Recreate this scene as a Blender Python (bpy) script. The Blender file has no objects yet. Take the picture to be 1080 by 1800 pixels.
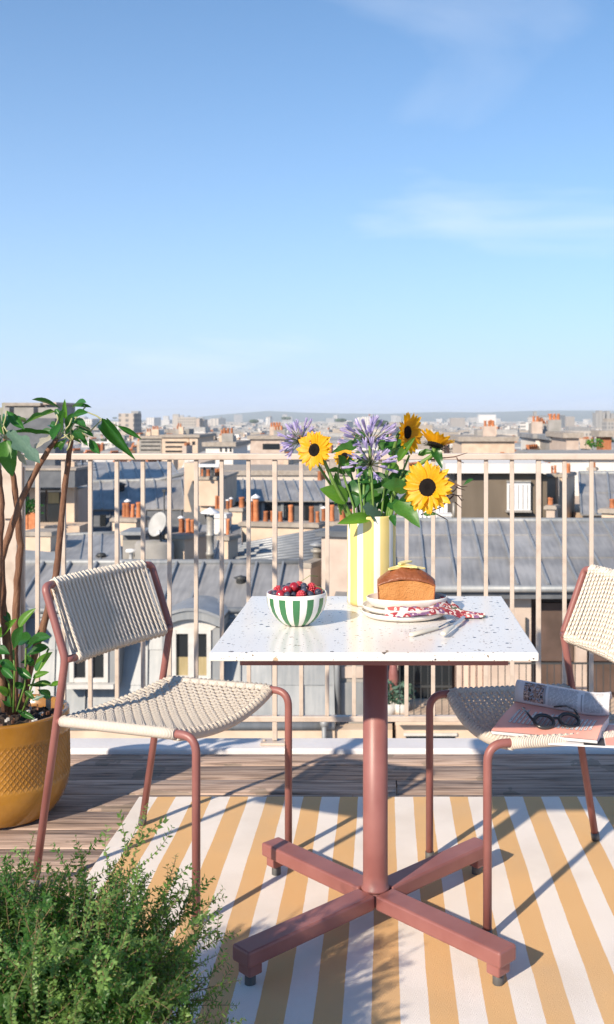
import bpy, math, random
from mathutils import Vector, Matrix, noise
R = random.Random(11)
sc = bpy.context.scene
col = sc.collection
rad = math.radians

# ---------------------------------------------------------------- camera, sky, sun, exposure
CAMZ, F = 1.245, 1815.0
HAZE_K, HAZE_F, HAZE_C = 5.0, 1.0, (4.1, 5.2, 8.0, 1)
cam = bpy.data.cameras.new('camera')
cam.sensor_fit = 'VERTICAL'; cam.sensor_height = 36; cam.sensor_width = 36
cam.lens = 36.3
cam.shift_x = -0.0761; cam.shift_y = -0.0917
cam.clip_start = 0.05; cam.clip_end = 40000
cam.dof.use_dof = True; cam.dof.focus_distance = 2.62; cam.dof.aperture_fstop = 8.5
co = bpy.data.objects.new('camera', cam); col.objects.link(co)
co.location = (0, 0, CAMZ); co.rotation_euler = (rad(90), 0, 0)
sc.camera = co

SUN_EL = rad(29.5); SX, SY = -0.55, -0.835            # direction towards the sun, on the ground
hl = math.hypot(SX, SY); SX /= hl; SY /= hl
SUNV = Vector((SX*math.cos(SUN_EL), SY*math.cos(SUN_EL), math.sin(SUN_EL)))
w = bpy.data.worlds.new('World'); sc.world = w; w.use_nodes = True
nt = w.node_tree; nt.nodes.clear()
wo = nt.nodes.new('ShaderNodeOutputWorld'); bg = nt.nodes.new('ShaderNodeBackground')
sky = nt.nodes.new('ShaderNodeTexSky'); sky.sky_type = 'NISHITA'; sky.sun_disc = False
sky.sun_elevation = SUN_EL; sky.sun_rotation = math.atan2(SX, SY)
sky.altitude = 60; sky.air_density = 1.0; sky.dust_density = 0.0; sky.ozone_density = 3.0
bg.inputs[1].default_value = 0.064
# thin cirrus drifting over the whole sky
tc = nt.nodes.new('ShaderNodeTexCoord')
sp = nt.nodes.new('ShaderNodeSeparateXYZ'); nt.links.new(tc.outputs['Generated'], sp.inputs[0])
def wm(op, a, b):
    n = nt.nodes.new('ShaderNodeMath'); n.operation = op
    for i, x in enumerate((a, b)):
        if isinstance(x, (int, float)): n.inputs[i].default_value = x
        elif x is not None: nt.links.new(x, n.inputs[i])
    return n.outputs[0]
zc = wm('ADD', wm('MAXIMUM', sp.outputs[2], 0.0), 0.22)
cb = nt.nodes.new('ShaderNodeCombineXYZ')
nt.links.new(wm('DIVIDE', sp.outputs[0], zc), cb.inputs[0])
nt.links.new(wm('DIVIDE', sp.outputs[1], zc), cb.inputs[1])
mp = nt.nodes.new('ShaderNodeMapping'); nt.links.new(cb.outputs[0], mp.inputs[0])
mp.inputs['Location'].default_value = (-2.2964, -0.0693, 0.0)
mp.inputs['Rotation'].default_value = (0, 0, 0.54346); mp.inputs['Scale'].default_value = (0.75, 1.25, 1)
n1 = nt.nodes.new('ShaderNodeTexNoise'); n1.inputs['Scale'].default_value = 1.25
n1.inputs['Detail'].default_value = 7; n1.inputs['Roughness'].default_value = 0.5; n1.inputs['Distortion'].default_value = 0.5
nt.links.new(mp.outputs[0], n1.inputs['Vector'])
cr = nt.nodes.new('ShaderNodeValToRGB'); cr.color_ramp.elements[0].position = 0.585
cr.color_ramp.elements[1].position = 0.80
cr.color_ramp.elements[1].color = (0.40, 0.40, 0.40, 1)
nt.links.new(n1.outputs[0], cr.inputs[0])
mx = nt.nodes.new('ShaderNodeMixRGB'); mx.inputs[2].default_value = (6.6, 7.6, 9.2, 1)
nt.links.new(cr.outputs[0], mx.inputs[0])
sm_ = nt.nodes.new('ShaderNodeMixRGB'); sm_.blend_type = 'MULTIPLY'; sm_.inputs[0].default_value = 1
sm_.inputs[2].default_value = (0.46, 0.93, 1.20, 1)
nt.links.new(sky.outputs[0], sm_.inputs[1])
# pale ground haze thickening towards the horizon all round
hv = wm('POWER', 2.718, wm('MULTIPLY', wm('MAXIMUM', sp.outputs[2], 0.0), -HAZE_K))
hm = nt.nodes.new('ShaderNodeMixRGB'); hm.inputs[2].default_value = HAZE_C
nt.links.new(wm('MULTIPLY', hv, HAZE_F), hm.inputs[0]); nt.links.new(sm_.outputs[0], hm.inputs[1])
nt.links.new(hm.outputs[0], mx.inputs[1]); nt.links.new(mx.outputs[0], bg.inputs[0])
nt.links.new(bg.outputs[0], wo.inputs[0])

sl = bpy.data.lights.new('sun', 'SUN'); sl.energy = 2.75; sl.angle = rad(1.0); sl.color = (1.0, 0.93, 0.82)
so = bpy.data.objects.new('sun', sl); col.objects.link(so)
so.location = (-6, 2, 6); so.rotation_euler = SUNV.to_track_quat('Z', 'Y').to_euler()
sc.view_settings.view_transform = 'Standard'; sc.view_settings.look = 'None'
sc.view_settings.use_white_balance = True; sc.view_settings.white_balance_temperature = 7300; sc.view_settings.white_balance_tint = 12
sc.view_settings.exposure = 1.22; sc.view_settings.gamma = 1; sc.view_settings.use_curve_mapping = False
sc.render.engine = 'CYCLES'
sc.cycles.max_bounces = 8; sc.cycles.diffuse_bounces = 4; sc.cycles.transparent_max_bounces = 12
sc.cycles.use_denoising = True; sc.cycles.caustics_reflective = False; sc.cycles.caustics_refractive = False

# ---------------------------------------------------------------- helpers
def P(px, py, Y):
    return Vector(((px-677.0)/F*Y, Y, CAMZ-(py-735.0)/F*Y))
def PX(px, Y): return (px-677.0)/F*Y
def PZ(py, Y): return CAMZ-(py-735.0)/F*Y
def on_z(px, py, z):
    Y = (CAMZ-z)*F/(py-735.0)
    return Vector(((px-677.0)/F*Y, Y, z))

class MB:
    def __init__(s): s.v = []; s.f = []; s.m = []; s.s = []
    def add(s, vs, fs, m=0, sm=False):
        o = len(s.v); s.v += [Vector(x) for x in vs]
        for f in fs:
            s.f.append([i+o for i in f]); s.m.append(m); s.s.append(sm)
        return s
    def box(s, c, d, rz=0, m=0, rot=None):
        c = Vector(c); x, y, z = d[0]/2, d[1]/2, d[2]/2
        mt = rot if rot is not None else Matrix.Rotation(rz, 3, 'Z')
        vs = [c+mt@Vector((a*x, b*y, e*z)) for e in (-1, 1) for a, b in ((-1,-1),(1,-1),(1,1),(-1,1))]
        return s.add(vs, [(3,2,1,0),(4,5,6,7),(0,1,5,4),(1,2,6,5),(2,3,7,6),(3,0,4,7)], m)
    def prism(s, poly, vec, m=0, sm=False):
        n = len(poly); vec = Vector(vec); poly = [Vector(p) for p in poly]
        nrm = sum(((poly[i]-poly[0]).cross(poly[(i+1) % n]-poly[0]) for i in range(1, n-1)), Vector((0,0,0)))
        if nrm.dot(vec) > 0: poly = poly[::-1]
        vs = poly+[p+vec for p in poly]
        s.add(vs, [list(range(n)), list(range(2*n-1, n-1, -1))], m)
        o = len(s.v)-2*n
        for i in range(n):
            j = (i+1) % n
            s.f.append([o+j, o+i, o+n+i, o+n+j]); s.m.append(m); s.s.append(sm)
        return s
    def tube(s, path, r, n=8, m=0, sm=True, cap=True, closed=False, flat=None, up=None):
        path = [Vector(p) for p in path]; k = len(path)
        rs = r if isinstance(r, (list, tuple)) else [r]*k
        vs = []; prev = None
        for i in range(k):
            if closed: d = path[(i+1) % k]-path[i-1]
            else: d = path[min(i+1, k-1)]-path[max(i-1, 0)]
            if d.length < 1e-9: d = Vector((0,0,1))
            d.normalize()
            if up is not None: a = Vector(up)
            elif prev is None: a = Vector((0,0,1)) if abs(d.z) < .9 else Vector((1,0,0))
            else: a = prev
            a = a-d*a.dot(d)
            if a.length < 1e-6: a = d.orthogonal()
            a.normalize(); prev = a; b = d.cross(a)
            fa = flat if flat else 1.0
            for j in range(n):
                t = 2*math.pi*(j+.5)/n
                vs.append(path[i]+a*(math.sin(t)*rs[i]*fa)+b*(math.cos(t)*rs[i]))
        fs = []
        for i in range(k if closed else k-1):
            for j in range(n):
                a0 = i*n+j; a1 = i*n+(j+1) % n; b0 = ((i+1) % k)*n+j; b1 = ((i+1) % k)*n+(j+1) % n
                fs.append((a0, b0, b1, a1))
        s.add(vs, fs, m, sm)
        if cap and not closed:
            o = len(s.v)-k*n
            s.f.append([o+j for j in range(n)]); s.m.append(m); s.s.append(False)
            s.f.append([o+(k-1)*n+j for j in range(n-1, -1, -1)]); s.m.append(m); s.s.append(False)
        return s
    def lathe(s, prof, n=32, c=(0,0,0), mf=None, sm=True, sx=1, sy=1, disp=None):
        c = Vector(c); vs = []; k = len(prof)
        for (r, z) in prof:
            for j in range(n):
                t = 2*math.pi*j/n
                rr = r+(disp(r, z, t) if disp else 0)
                vs.append(c+Vector((rr*math.cos(t)*sx, rr*math.sin(t)*sy, z)))
        o = len(s.v); s.v += vs
        for i in range(k-1):
            for j in range(n):
                s.f.append([o+i*n+j, o+i*n+(j+1) % n, o+(i+1)*n+(j+1) % n, o+(i+1)*n+j])
                s.m.append(mf(i, j) if mf else 0); s.s.append(sm)
        return s
    def grid(s, fn, nu, nv, m=0, sm=True, mf=None):
        vs = [fn(i/nu, j/nv) for i in range(nu+1) for j in range(nv+1)]
        o = len(s.v); s.v += [Vector(v) for v in vs]
        for i in range(nu):
            for j in range(nv):
                a = o+i*(nv+1)+j
                s.f.append([a, a+nv+1, a+nv+2, a+1]); s.m.append(mf(i, j) if mf else m); s.s.append(sm)
        return s
    def ball(s, c, r, n=8, k=5, m=0, sc_=(1,1,1)):
        c = Vector(c); pr = [(max(1e-4, math.sin(math.pi*i/k)), -math.cos(math.pi*i/k)) for i in range(k+1)]
        vs = [c+Vector((a*math.cos(2*math.pi*j/n)*r*sc_[0], a*math.sin(2*math.pi*j/n)*r*sc_[1], z*r*sc_[2])) for a, z in pr for j in range(n)]
        fs = [(i*n+j, i*n+(j+1) % n, (i+1)*n+(j+1) % n, (i+1)*n+j) for i in range(k) for j in range(n)]
        return s.add(vs, fs, m, True)
    def mesh(s, name, mats):
        me = bpy.data.meshes.new(name)
        me.from_pydata([tuple(v) for v in s.v], [], s.f)
        if not isinstance(mats, (list, tuple)): mats = [mats]
        for x in mats: me.materials.append(x)
        me.polygons.foreach_set('material_index', s.m)
        me.polygons.foreach_set('use_smooth', s.s)
        me.update(); return me
    def build(s, name, mats, parent=None, world=False, bevel=0, loc=None):
        if world and parent is not None:
            q = root_loc(parent); s.v = [v-q for v in s.v]
        o = bpy.data.objects.new(name, s.mesh(name, mats)); col.objects.link(o)
        if parent is not None: o.parent = parent
        if loc is not None: o.location = loc
        if bevel:
            b = o.modifiers.new('bevel', 'BEVEL'); b.width = bevel; b.segments = 2; b.limit_method = 'ANGLE'; b.angle_limit = rad(40)
        return o
def root_loc(p):
    q = Vector((0,0,0))
    while p is not None: q += p.location; p = p.parent
    return q
def inst(me, parent, mtx=None, name=None):
    o = bpy.data.objects.new(name or me.name, me); col.objects.link(o)
    if parent is not None: o.parent = parent
    if mtx is not None: o.matrix_basis = mtx
    return o
def tag(o, label, cat, group=None, kind=None):
    if label: o['label'] = label
    if cat: o['category'] = cat
    if group: o['group'] = group
    if kind: o['kind'] = kind
    return o
def thing(name, label, cat, loc=(0,0,0), rz=0, group=None):
    o = bpy.data.objects.new(name, None); col.objects.link(o); o.empty_display_size = .1
    o.location = loc; o.rotation_euler = (0, 0, rz)
    return tag(o, label, cat, group)
def struct(o): o['kind'] = 'structure'; return o
def fillet(pts, rs, k=6):
    pts = [Vector(p) for p in pts]; out = [pts[0]]
    for i in range(1, len(pts)-1):
        a, b, c = pts[i-1], pts[i], pts[i+1]; r = rs[i-1]
        if r <= 0: out.append(b); continue
        d1 = (a-b).normalized(); d2 = (c-b).normalized()
        th = d1.angle(d2); L = min(r/math.tan(th/2), (a-b).length*.49, (c-b).length*.49)
        p0 = b+d1*L; p2 = b+d2*L
        for j in range(k+1):
            t = j/k; out.append(p0*(1-t)**2+b*(2*t*(1-t))+p2*t*t)
    out.append(pts[-1]); return out
def frame(base, d, nrm, sx=1, sy=1, sz=1):
    d = Vector(d).normalized(); n = Vector(nrm); n = n-d*n.dot(d)
    if n.length < 1e-5: n = d.orthogonal()
    n.normalize(); y = n.cross(d)
    m = Matrix(((d.x*sx, y.x*sy, n.x*sz, base[0]), (d.y*sx, y.y*sy, n.y*sz, base[1]), (d.z*sx, y.z*sy, n.z*sz, base[2]), (0,0,0,1)))
    return m

# ---------------------------------------------------------------- materials
def newmat(name):
    m = bpy.data.materials.new(name); m.use_nodes = True
    n = m.node_tree; return m, n, n.nodes['Principled BSDF']
def mat(name, c, rough=.6, c2=None, scale=6, detail=5, bump=0, bscale=40, metal=0, spec=.5, trans=0, tcol=None, stretch=(1,1,1), lo=.35, hi=.65, coat=0, rv=0):
    m, n, b = newmat(name)
    b.inputs['Roughness'].default_value = rough; b.inputs['Metallic'].default_value = metal
    b.inputs['Specular IOR Level'].default_value = spec
    if coat: b.inputs['Coat Weight'].default_value = coat; b.inputs['Coat Roughness'].default_value = .08
    tcn = n.nodes.new('ShaderNodeTexCoord'); mpn = n.nodes.new('ShaderNodeMapping')
    mpn.inputs['Scale'].default_value = stretch
    n.links.new(tcn.outputs['Object'], mpn.inputs[0])
    colout = None
    if c2 is not None:
        no = n.nodes.new('ShaderNodeTexNoise'); no.inputs['Scale'].default_value = scale; no.inputs['Detail'].default_value = detail
        n.links.new(mpn.outputs[0], no.inputs['Vector'])
        r = n.nodes.new('ShaderNodeValToRGB'); r.color_ramp.elements[0].position = lo; r.color_ramp.elements[1].position = hi
        r.color_ramp.elements[0].color = (*c, 1); r.color_ramp.elements[1].color = (*c2, 1)
        n.links.new(no.outputs[0], r.inputs[0]); colout = r.outputs[0]
        if rv:
            oi = n.nodes.new('ShaderNodeObjectInfo'); hs = n.nodes.new('ShaderNodeHueSaturation')
            mr = n.nodes.new('ShaderNodeMapRange'); mr.inputs[3].default_value = 1-rv; mr.inputs[4].default_value = 1+rv
            n.links.new(oi.outputs['Random'], mr.inputs[0]); n.links.new(mr.outputs[0], hs.inputs['Value'])
            n.links.new(colout, hs.inputs['Color']); colout = hs.outputs[0]
        n.links.new(colout, b.inputs['Base Color'])
    else: b.inputs['Base Color'].default_value = (*c, 1)
    if bump:
        nb = n.nodes.new('ShaderNodeTexNoise'); nb.inputs['Scale'].default_value = bscale; nb.inputs['Detail'].default_value = 4
        n.links.new(mpn.outputs[0], nb.inputs['Vector'])
        bp = n.nodes.new('ShaderNodeBump'); bp.inputs['Strength'].default_value = bump; bp.inputs['Distance'].default_value = .01
        n.links.new(nb.outputs[0], bp.inputs['Height']); n.links.new(bp.outputs[0], b.inputs['Normal'])
    if trans:
        t = n.nodes.new('ShaderNodeBsdfTranslucent'); ms = n.nodes.new('ShaderNodeMixShader'); ms.inputs[0].default_value = trans
        t.inputs[0].default_value = (*(tcol or c), 1)
        out = n.nodes['Material Output']
        n.links.new(b.outputs[0], ms.inputs[1]); n.links.new(t.outputs[0], ms.inputs[2]); n.links.new(ms.outputs[0], out.inputs[0])
    return m
def mth(n, op, a, b=0.0, c=None):
    x = n.nodes.new('ShaderNodeMath'); x.operation = op
    for i, q in enumerate((a, b, c)):
        if q is None: continue
        if isinstance(q, (int, float)): x.inputs[i].default_value = q
        else: n.links.new(q, x.inputs[i])
    return x.outputs[0]
def mixc(n, fac, a, b):
    x = n.nodes.new('ShaderNodeMixRGB')
    for i, q in ((0, fac), (1, a), (2, b)):
        if isinstance(q, (int, float)): x.inputs[i].default_value = q
        elif isinstance(q, tuple): x.inputs[i].default_value = (*q, 1)
        else: n.links.new(q, x.inputs[i])
    return x.outputs[0]
def ocoord(n):
    t = n.nodes.new('ShaderNodeTexCoord'); return t.outputs['Object']
def vor(n, vec, scale, feat='F1', out='Distance', rnd=1.0):
    v = n.nodes.new('ShaderNodeTexVoronoi'); v.feature = feat; v.inputs['Scale'].default_value = scale; v.inputs['Randomness'].default_value = rnd
    n.links.new(vec, v.inputs['Vector']); return v
def nz(n, vec, scale, detail=4, dist=0):
    v = n.nodes.new('ShaderNodeTexNoise'); v.inputs['Scale'].default_value = scale; v.inputs['Detail'].default_value = detail
    v.inputs['Distortion'].default_value = dist
    n.links.new(vec, v.inputs['Vector']); return v.outputs[0]
def setbump(n, b, h, strength=.3, dist=.005):
    bp = n.nodes.new('ShaderNodeBump'); bp.inputs['Strength'].default_value = strength; bp.inputs['Distance'].default_value = dist
    n.links.new(h, bp.inputs['Height']); n.links.new(bp.outputs[0], b.inputs['Normal'])

def mat_terrazzo():
    m, n, b = newmat('terrazzo'); v = ocoord(n)
    c = mixc(n, nz(n, v, 9), (.78,.745,.70), (.84,.805,.76))
    for sc_, th, keep, cols in ((60, .26, .84, ((.03,.03,.035),(.16,.12,.09))), (105, .27, .82, ((.10,.10,.11),(.42,.34,.26))), (30, .16, .93, ((.50,.36,.24),(.10,.09,.09))), (190, .26, .80, ((.30,.29,.28),(.55,.50,.45)))):
        # chip outline: elongated cells, ragged by noise, only some cells hold a chip
        vv = n.nodes.new('ShaderNodeVectorMath'); vv.operation = 'ADD'
        nn = n.nodes.new('ShaderNodeTexNoise'); nn.inputs['Scale'].default_value = sc_*1.5; n.links.new(v, nn.inputs['Vector'])
        s2 = n.nodes.new('ShaderNodeVectorMath'); s2.operation = 'SCALE'; s2.inputs['Scale'].default_value = .5/sc_
        n.links.new(nn.outputs['Color'], s2.inputs[0]); n.links.new(v, vv.inputs[0]); n.links.new(s2.outputs[0], vv.inputs[1])
        vo = vor(n, vv.outputs[0], sc_)
        se = n.nodes.new('ShaderNodeSeparateColor'); n.links.new(vo.outputs['Color'], se.inputs[0])
        size = mth(n, 'MULTIPLY', mth(n, 'ADD', se.outputs[1], .35), th)
        msk = mth(n, 'MULTIPLY', mth(n, 'LESS_THAN', vo.outputs['Distance'], size), mth(n, 'GREATER_THAN', se.outputs[0], keep))
        cc = mixc(n, mth(n, 'GREATER_THAN', se.outputs[2], .62), cols[0], cols[1])
        c = mixc(n, msk, c, cc)
    n.links.new(c, b.inputs['Base Color']); b.inputs['Roughness'].default_value = .22; b.inputs['Specular IOR Level'].default_value = .38
    return m
def mat_rope(name, axis, freq, c=(.70,.615,.52), c2=(.79,.71,.615), ang=.35):
    m, n, b = newmat(name); v = ocoord(n); s = n.nodes.new('ShaderNodeSeparateXYZ'); n.links.new(v, s.inputs[0])
    i = 'xyz'.index(axis); o1 = s.outputs[(i+1) % 3]; o2 = s.outputs[(i+2) % 3]
    ph = mth(n, 'ADD', mth(n, 'MULTIPLY', s.outputs[i], freq), mth(n, 'MULTIPLY', mth(n, 'ADD', o1, o2), freq*ang))
    h = mth(n, 'ABSOLUTE', mth(n, 'SINE', ph, 0))
    c_ = mixc(n, nz(n, v, 60), c, c2)
    dk = mth(n, 'MULTIPLY', mth(n, 'LESS_THAN', h, .22), .35)
    n.links.new(mixc(n, dk, c_, (.30,.25,.20)), b.inputs['Base Color']); b.inputs['Roughness'].default_value = .85
    setbump(n, b, h, .8, .0025); return m
def mat_rug():
    m, n, b = newmat('rug_weave'); v = ocoord(n); s = n.nodes.new('ShaderNodeSeparateXYZ'); n.links.new(v, s.inputs[0])
    wob = mth(n, 'MULTIPLY', mth(n, 'SUBTRACT', nz(n, v, 5, 2), .5), .006)
    wob = mth(n, 'ADD', wob, mth(n, 'MULTIPLY', mth(n, 'SUBTRACT', nz(n, v, 260, 2), .5), .004))
    x = mth(n, 'DIVIDE', mth(n, 'ADD', s.outputs[0], wob), .05979)
    st = mth(n, 'GREATER_THAN', mth(n, 'MODULO', mth(n, 'ADD', x, 40.0), 2.0), 1.0)
    # herringbone ribs
    col_ = mth(n, 'PINGPONG', mth(n, 'ADD', s.outputs[0], 3.0), .012)
    hb = mth(n, 'SINE', mth(n, 'MULTIPLY', mth(n, 'ADD', s.outputs[1], col_), 1250.0))
    fib = nz(n, v, 420, 2)
    wh = mixc(n, nz(n, v, 7), (.82,.75,.69), (.88,.82,.76))
    ye = mixc(n, nz(n, v, 6), (.68,.37,.15), (.75,.44,.20))
    ye = mixc(n, mth(n, 'MULTIPLY', mth(n, 'GREATER_THAN', hb, .25), .60), ye, (.84,.62,.36))
    wh = mixc(n, mth(n, 'MULTIPLY', mth(n, 'GREATER_THAN', hb, .25), .10), wh, (.70,.66,.62))
    allc = mixc(n, st, wh, ye); sl_ = nz(n, v, 3.2, 6)
    allc = mixc(n, mth(n, 'MULTIPLY', mth(n, 'MAXIMUM', mth(n, 'SUBTRACT', sl_, .48), 0.0), 1.1), allc, (.45,.36,.27))  # blotches: faint dirt, with dappled shade put into the rug colour
    n.links.new(allc, b.inputs['Base Color']); b.inputs['Roughness'].default_value = .9; b.inputs['Specular IOR Level'].default_value = .15
    setbump(n, b, mth(n, 'ADD', mth(n, 'MULTIPLY', hb, .5), fib), .5, .0016); return m
def mat_plank():
    m, n, b = newmat('weathered_wood'); v = ocoord(n)
    oi = n.nodes.new('ShaderNodeObjectInfo')
    ad = n.nodes.new('ShaderNodeVectorMath'); ad.operation = 'ADD'; n.links.new(v, ad.inputs[0])
    cx = n.nodes.new('ShaderNodeCombineXYZ'); n.links.new(mth(n, 'MULTIPLY', oi.outputs['Random'], 37.0), cx.inputs[0]); n.links.new(mth(n, 'MULTIPLY', oi.outputs['Random'], 11.0), cx.inputs[1])
    n.links.new(cx.outputs[0], ad.inputs[1])
    mp_ = n.nodes.new('ShaderNodeMapping'); mp_.inputs['Scale'].default_value = (1.6, 26, 20); n.links.new(ad.outputs[0], mp_.inputs[0])
    g1 = nz(n, mp_.outputs[0], 2.2, 8, .8); 
    mp2 = n.nodes.new('ShaderNodeMapping'); mp2.inputs['Scale'].default_value = (3.0, 150, 90); n.links.new(ad.outputs[0], mp2.inputs[0])
    g2 = nz(n, mp2.outputs[0], 1.6, 5, .3)
    r = n.nodes.new('ShaderNodeValToRGB'); e = r.color_ramp.elements
    e[0].position = .36; e[0].color = (.13,.088,.066,1); e[1].position = .58; e[1].color = (.52,.38,.30,1)
    k = e.new(.47); k.color = (.35,.245,.19,1)
    n.links.new(mth(n, 'ADD', mth(n, 'MULTIPLY', g1, .72), mth(n, 'MULTIPLY', g2, .28)), r.inputs[0])
    bl = nz(n, ad.outputs[0], 4.5, 5)
    c = mixc(n, mth(n, 'MULTIPLY', mth(n, 'GREATER_THAN', bl, .60), .45), r.outputs[0], (.13,.115,.085))
    hs = n.nodes.new('ShaderNodeHueSaturation'); mr = n.nodes.new('ShaderNodeMapRange'); mr.inputs[3].default_value = .8; mr.inputs[4].default_value = 1.15
    n.links.new(oi.outputs['Random'], mr.inputs[0]); n.links.new(mr.outputs[0], hs.inputs['Value']); n.links.new(c, hs.inputs['Color'])
    n.links.new(hs.outputs[0], b.inputs['Base Color']); b.inputs['Roughness'].default_value = .8
    setbump(n, b, mth(n, 'ADD', g1, mth(n, 'MULTIPLY', g2, .6)), .7, .006); return m
def mat_zinc(name, c=(.27,.267,.265), c2=(.42,.41,.40), rough=.5):
    m, n, b = newmat(name); v = ocoord(n); oi = n.nodes.new('ShaderNodeObjectInfo')
    mp_ = n.nodes.new('ShaderNodeMapping'); mp_.inputs['Scale'].default_value = (4.5, .5, .5); n.links.new(v, mp_.inputs[0])
    f = mth(n, 'ADD', mth(n, 'MULTIPLY', nz(n, v, .9, 6), .6), mth(n, 'MULTIPLY', nz(n, mp_.outputs[0], 2.4, 6), .4))
    r = n.nodes.new('ShaderNodeValToRGB'); r.color_ramp.elements[0].position = .40; r.color_ramp.elements[1].position = .60
    r.color_ramp.elements[0].color = (*c, 1); r.color_ramp.elements[1].color = (*c2, 1); n.links.new(f, r.inputs[0])
    hs = n.nodes.new('ShaderNodeHueSaturation'); mr = n.nodes.new('ShaderNodeMapRange'); mr.inputs[3].default_value = .87; mr.inputs[4].default_value = 1.1
    n.links.new(oi.outputs['Random'], mr.inputs[0]); n.links.new(mr.outputs[0], hs.inputs['Value']); n.links.new(r.outputs[0], hs.inputs['Color'])
    n.links.new(hs.outputs[0], b.inputs['Base Color']); b.inputs['Roughness'].default_value = rough; b.inputs['Metallic'].default_value = .25
    setbump(n, b, nz(n, v, 2.5, 5), .15, .05); return m
def mat_far(name, wall, dark=(.10,.11,.12), roofc=(.33,.35,.38)):
    # far facade: storeys of windows too small to tell apart
    m, n, b = newmat(name); v = ocoord(n); oi = n.nodes.new('ShaderNodeObjectInfo')
    s = n.nodes.new('ShaderNodeSeparateXYZ'); n.links.new(v, s.inputs[0])
    u = mth(n, 'ADD', s.outputs[0], s.outputs[1])
    wx = mth(n, 'LESS_THAN', mth(n, 'MODULO', mth(n, 'ADD', u, 4000.0), 2.6), 1.1)
    wz = mth(n, 'LESS_THAN', mth(n, 'MODULO', mth(n, 'ADD', s.outputs[2], 4000.0), 3.1), 1.7)
    g = n.nodes.new('ShaderNodeNewGeometry'); sg = n.nodes.new('ShaderNodeSeparateXYZ'); n.links.new(g.outputs['Normal'], sg.inputs[0])
    vert = mth(n, 'LESS_THAN', mth(n, 'ABSOLUTE', sg.outputs[2]), .2)
    msk = mth(n, 'MULTIPLY', mth(n, 'MULTIPLY', wx, wz), mth(n, 'MULTIPLY', vert, .8))
    wl = mixc(n, nz(n, v, .25, 4), tuple(x*.85 for x in wall), tuple(min(.8, x*1.12) for x in wall))
    hs = n.nodes.new('ShaderNodeHueSaturation'); mr = n.nodes.new('ShaderNodeMapRange'); mr.inputs[3].default_value = .75; mr.inputs[4].default_value = 1.2
    n.links.new(oi.outputs['Random'], mr.inputs[0]); n.links.new(mr.outputs[0], hs.inputs['Value']); n.links.new(wl, hs.inputs['Color'])
    n.links.new(mixc(n, msk, hs.outputs[0], dark), b.inputs['Base Color']); b.inputs['Roughness'].default_value = .8
    return m
def mat_paisley():
    m, n, b = newmat('paisley_print'); v = ocoord(n)
    c = (.72,.60,.54)
    v1 = vor(n, v, 62); se = n.nodes.new('ShaderNodeSeparateColor'); n.links.new(v1.outputs['Color'], se.inputs[0])
    d = mth(n, 'ADD', v1.outputs['Distance'], mth(n, 'MULTIPLY', mth(n, 'SUBTRACT', nz(n, v, 160, 3), .5), .5))
    blob = mth(n, 'LESS_THAN', d, .64)
    rc = mixc(n, mth(n, 'GREATER_THAN', se.outputs[0], .45), (.30,.03,.045), (.45,.09,.08))
    rc = mixc(n, mth(n, 'GREATER_THAN', se.outputs[1], .90), rc, (.10,.13,.09))
    rc = mixc(n, mth(n, 'GREATER_THAN', se.outputs[2], .90), rc, (.22,.10,.20))
    c = mixc(n, blob, c, rc)
    ring = mth(n, 'MULTIPLY', mth(n, 'LESS_THAN', d, .24), mth(n, 'GREATER_THAN', d, .12))
    c = mixc(n, ring, c, (.74,.60,.55))
    n.links.new(c, b.inputs['Base Color']); b.inputs['Roughness'].default_value = .9; return m
def mat_collage():
    m, n, b = newmat('printed_photo'); v = ocoord(n)
    a = vor(n, v, 240); se = n.nodes.new('ShaderNodeSeparateColor'); n.links.new(a.outputs['Color'], se.inputs[0])
    c = mixc(n, se.outputs[0], (.10,.07,.06), (.45,.30,.24)); c = mixc(n, mth(n, 'GREATER_THAN', se.outputs[1], .72), c, (.62,.45,.38))
    c = mixc(n, mth(n, 'GREATER_THAN', se.outputs[2], .80), c, (.30,.36,.45)); c = mixc(n, mth(n, 'GREATER_THAN', nz(n, v, 60), .62), c, (.05,.04,.04))
    n.links.new(c, b.inputs['Base Color']); b.inputs['Roughness'].default_value = .4; return m

RED = mat('brick_red_paint', (.245,.088,.078), .42, (.31,.125,.112), 9, bump=.05, bscale=500, detail=9)
TERR = mat_terrazzo()
ROPE_S = mat_rope('rope_strand', 'z', 420, ang=.9)
ROPE_W = mat_rope('rope_weave', 'x', 650, ang=1.0)
ROPE_X = mat_rope('rope_wrap_side', 'x', 700, ang=.1)
ROPE_Y = mat_rope('rope_wrap_cross', 'y', 700, ang=.1)
RUBBER = mat('grey_rubber', (.09,.09,.09), .6)
CREAM = mat('cream_metal_paint', (.45,.365,.30), .42, (.57,.478,.405), 14, bump=.05, bscale=160, lo=.30, hi=.50, detail=9)
WHITECOP = mat('white_coping_paint', (.66,.64,.65), .6, (.74,.72,.72), 5, bump=.1, bscale=60)
PLANK = mat_plank()
RUG = mat_rug()
YEL = mat('yellow_glaze', (.72,.53,.17), .22, (.80,.64,.27), 7, stretch=(6,6,.6), lo=.3, hi=.7)
WHT = mat('white_glaze', (.80,.77,.71), .22, (.84,.81,.76), 9)
GRN = mat('green_glaze', (.035,.16,.06), .16, (.05,.22,.09), 12)
PLATEM = mat('cream_stoneware', (.76,.71,.64), .35, (.80,.75,.69), 20)
MUST = mat('mustard_glaze', (.25,.105,.010), .27, (.45,.215,.035), 5, bump=.08, bscale=60, coat=.4)
SOIL = mat('potting_soil', (.018,.011,.008), .95, (.06,.04,.028), 60, bump=1, bscale=120)
BARK = mat('brown_stem', (.13,.055,.032), .75, (.24,.12,.07), 40, bump=.5, bscale=120, stretch=(1,1,.3))
LEAF_D = mat('glossy_dark_leaf', (.018,.095,.020), .32, (.034,.145,.030), 15, trans=.30, tcol=(.06,.30,.03), rv=.3)
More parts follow.
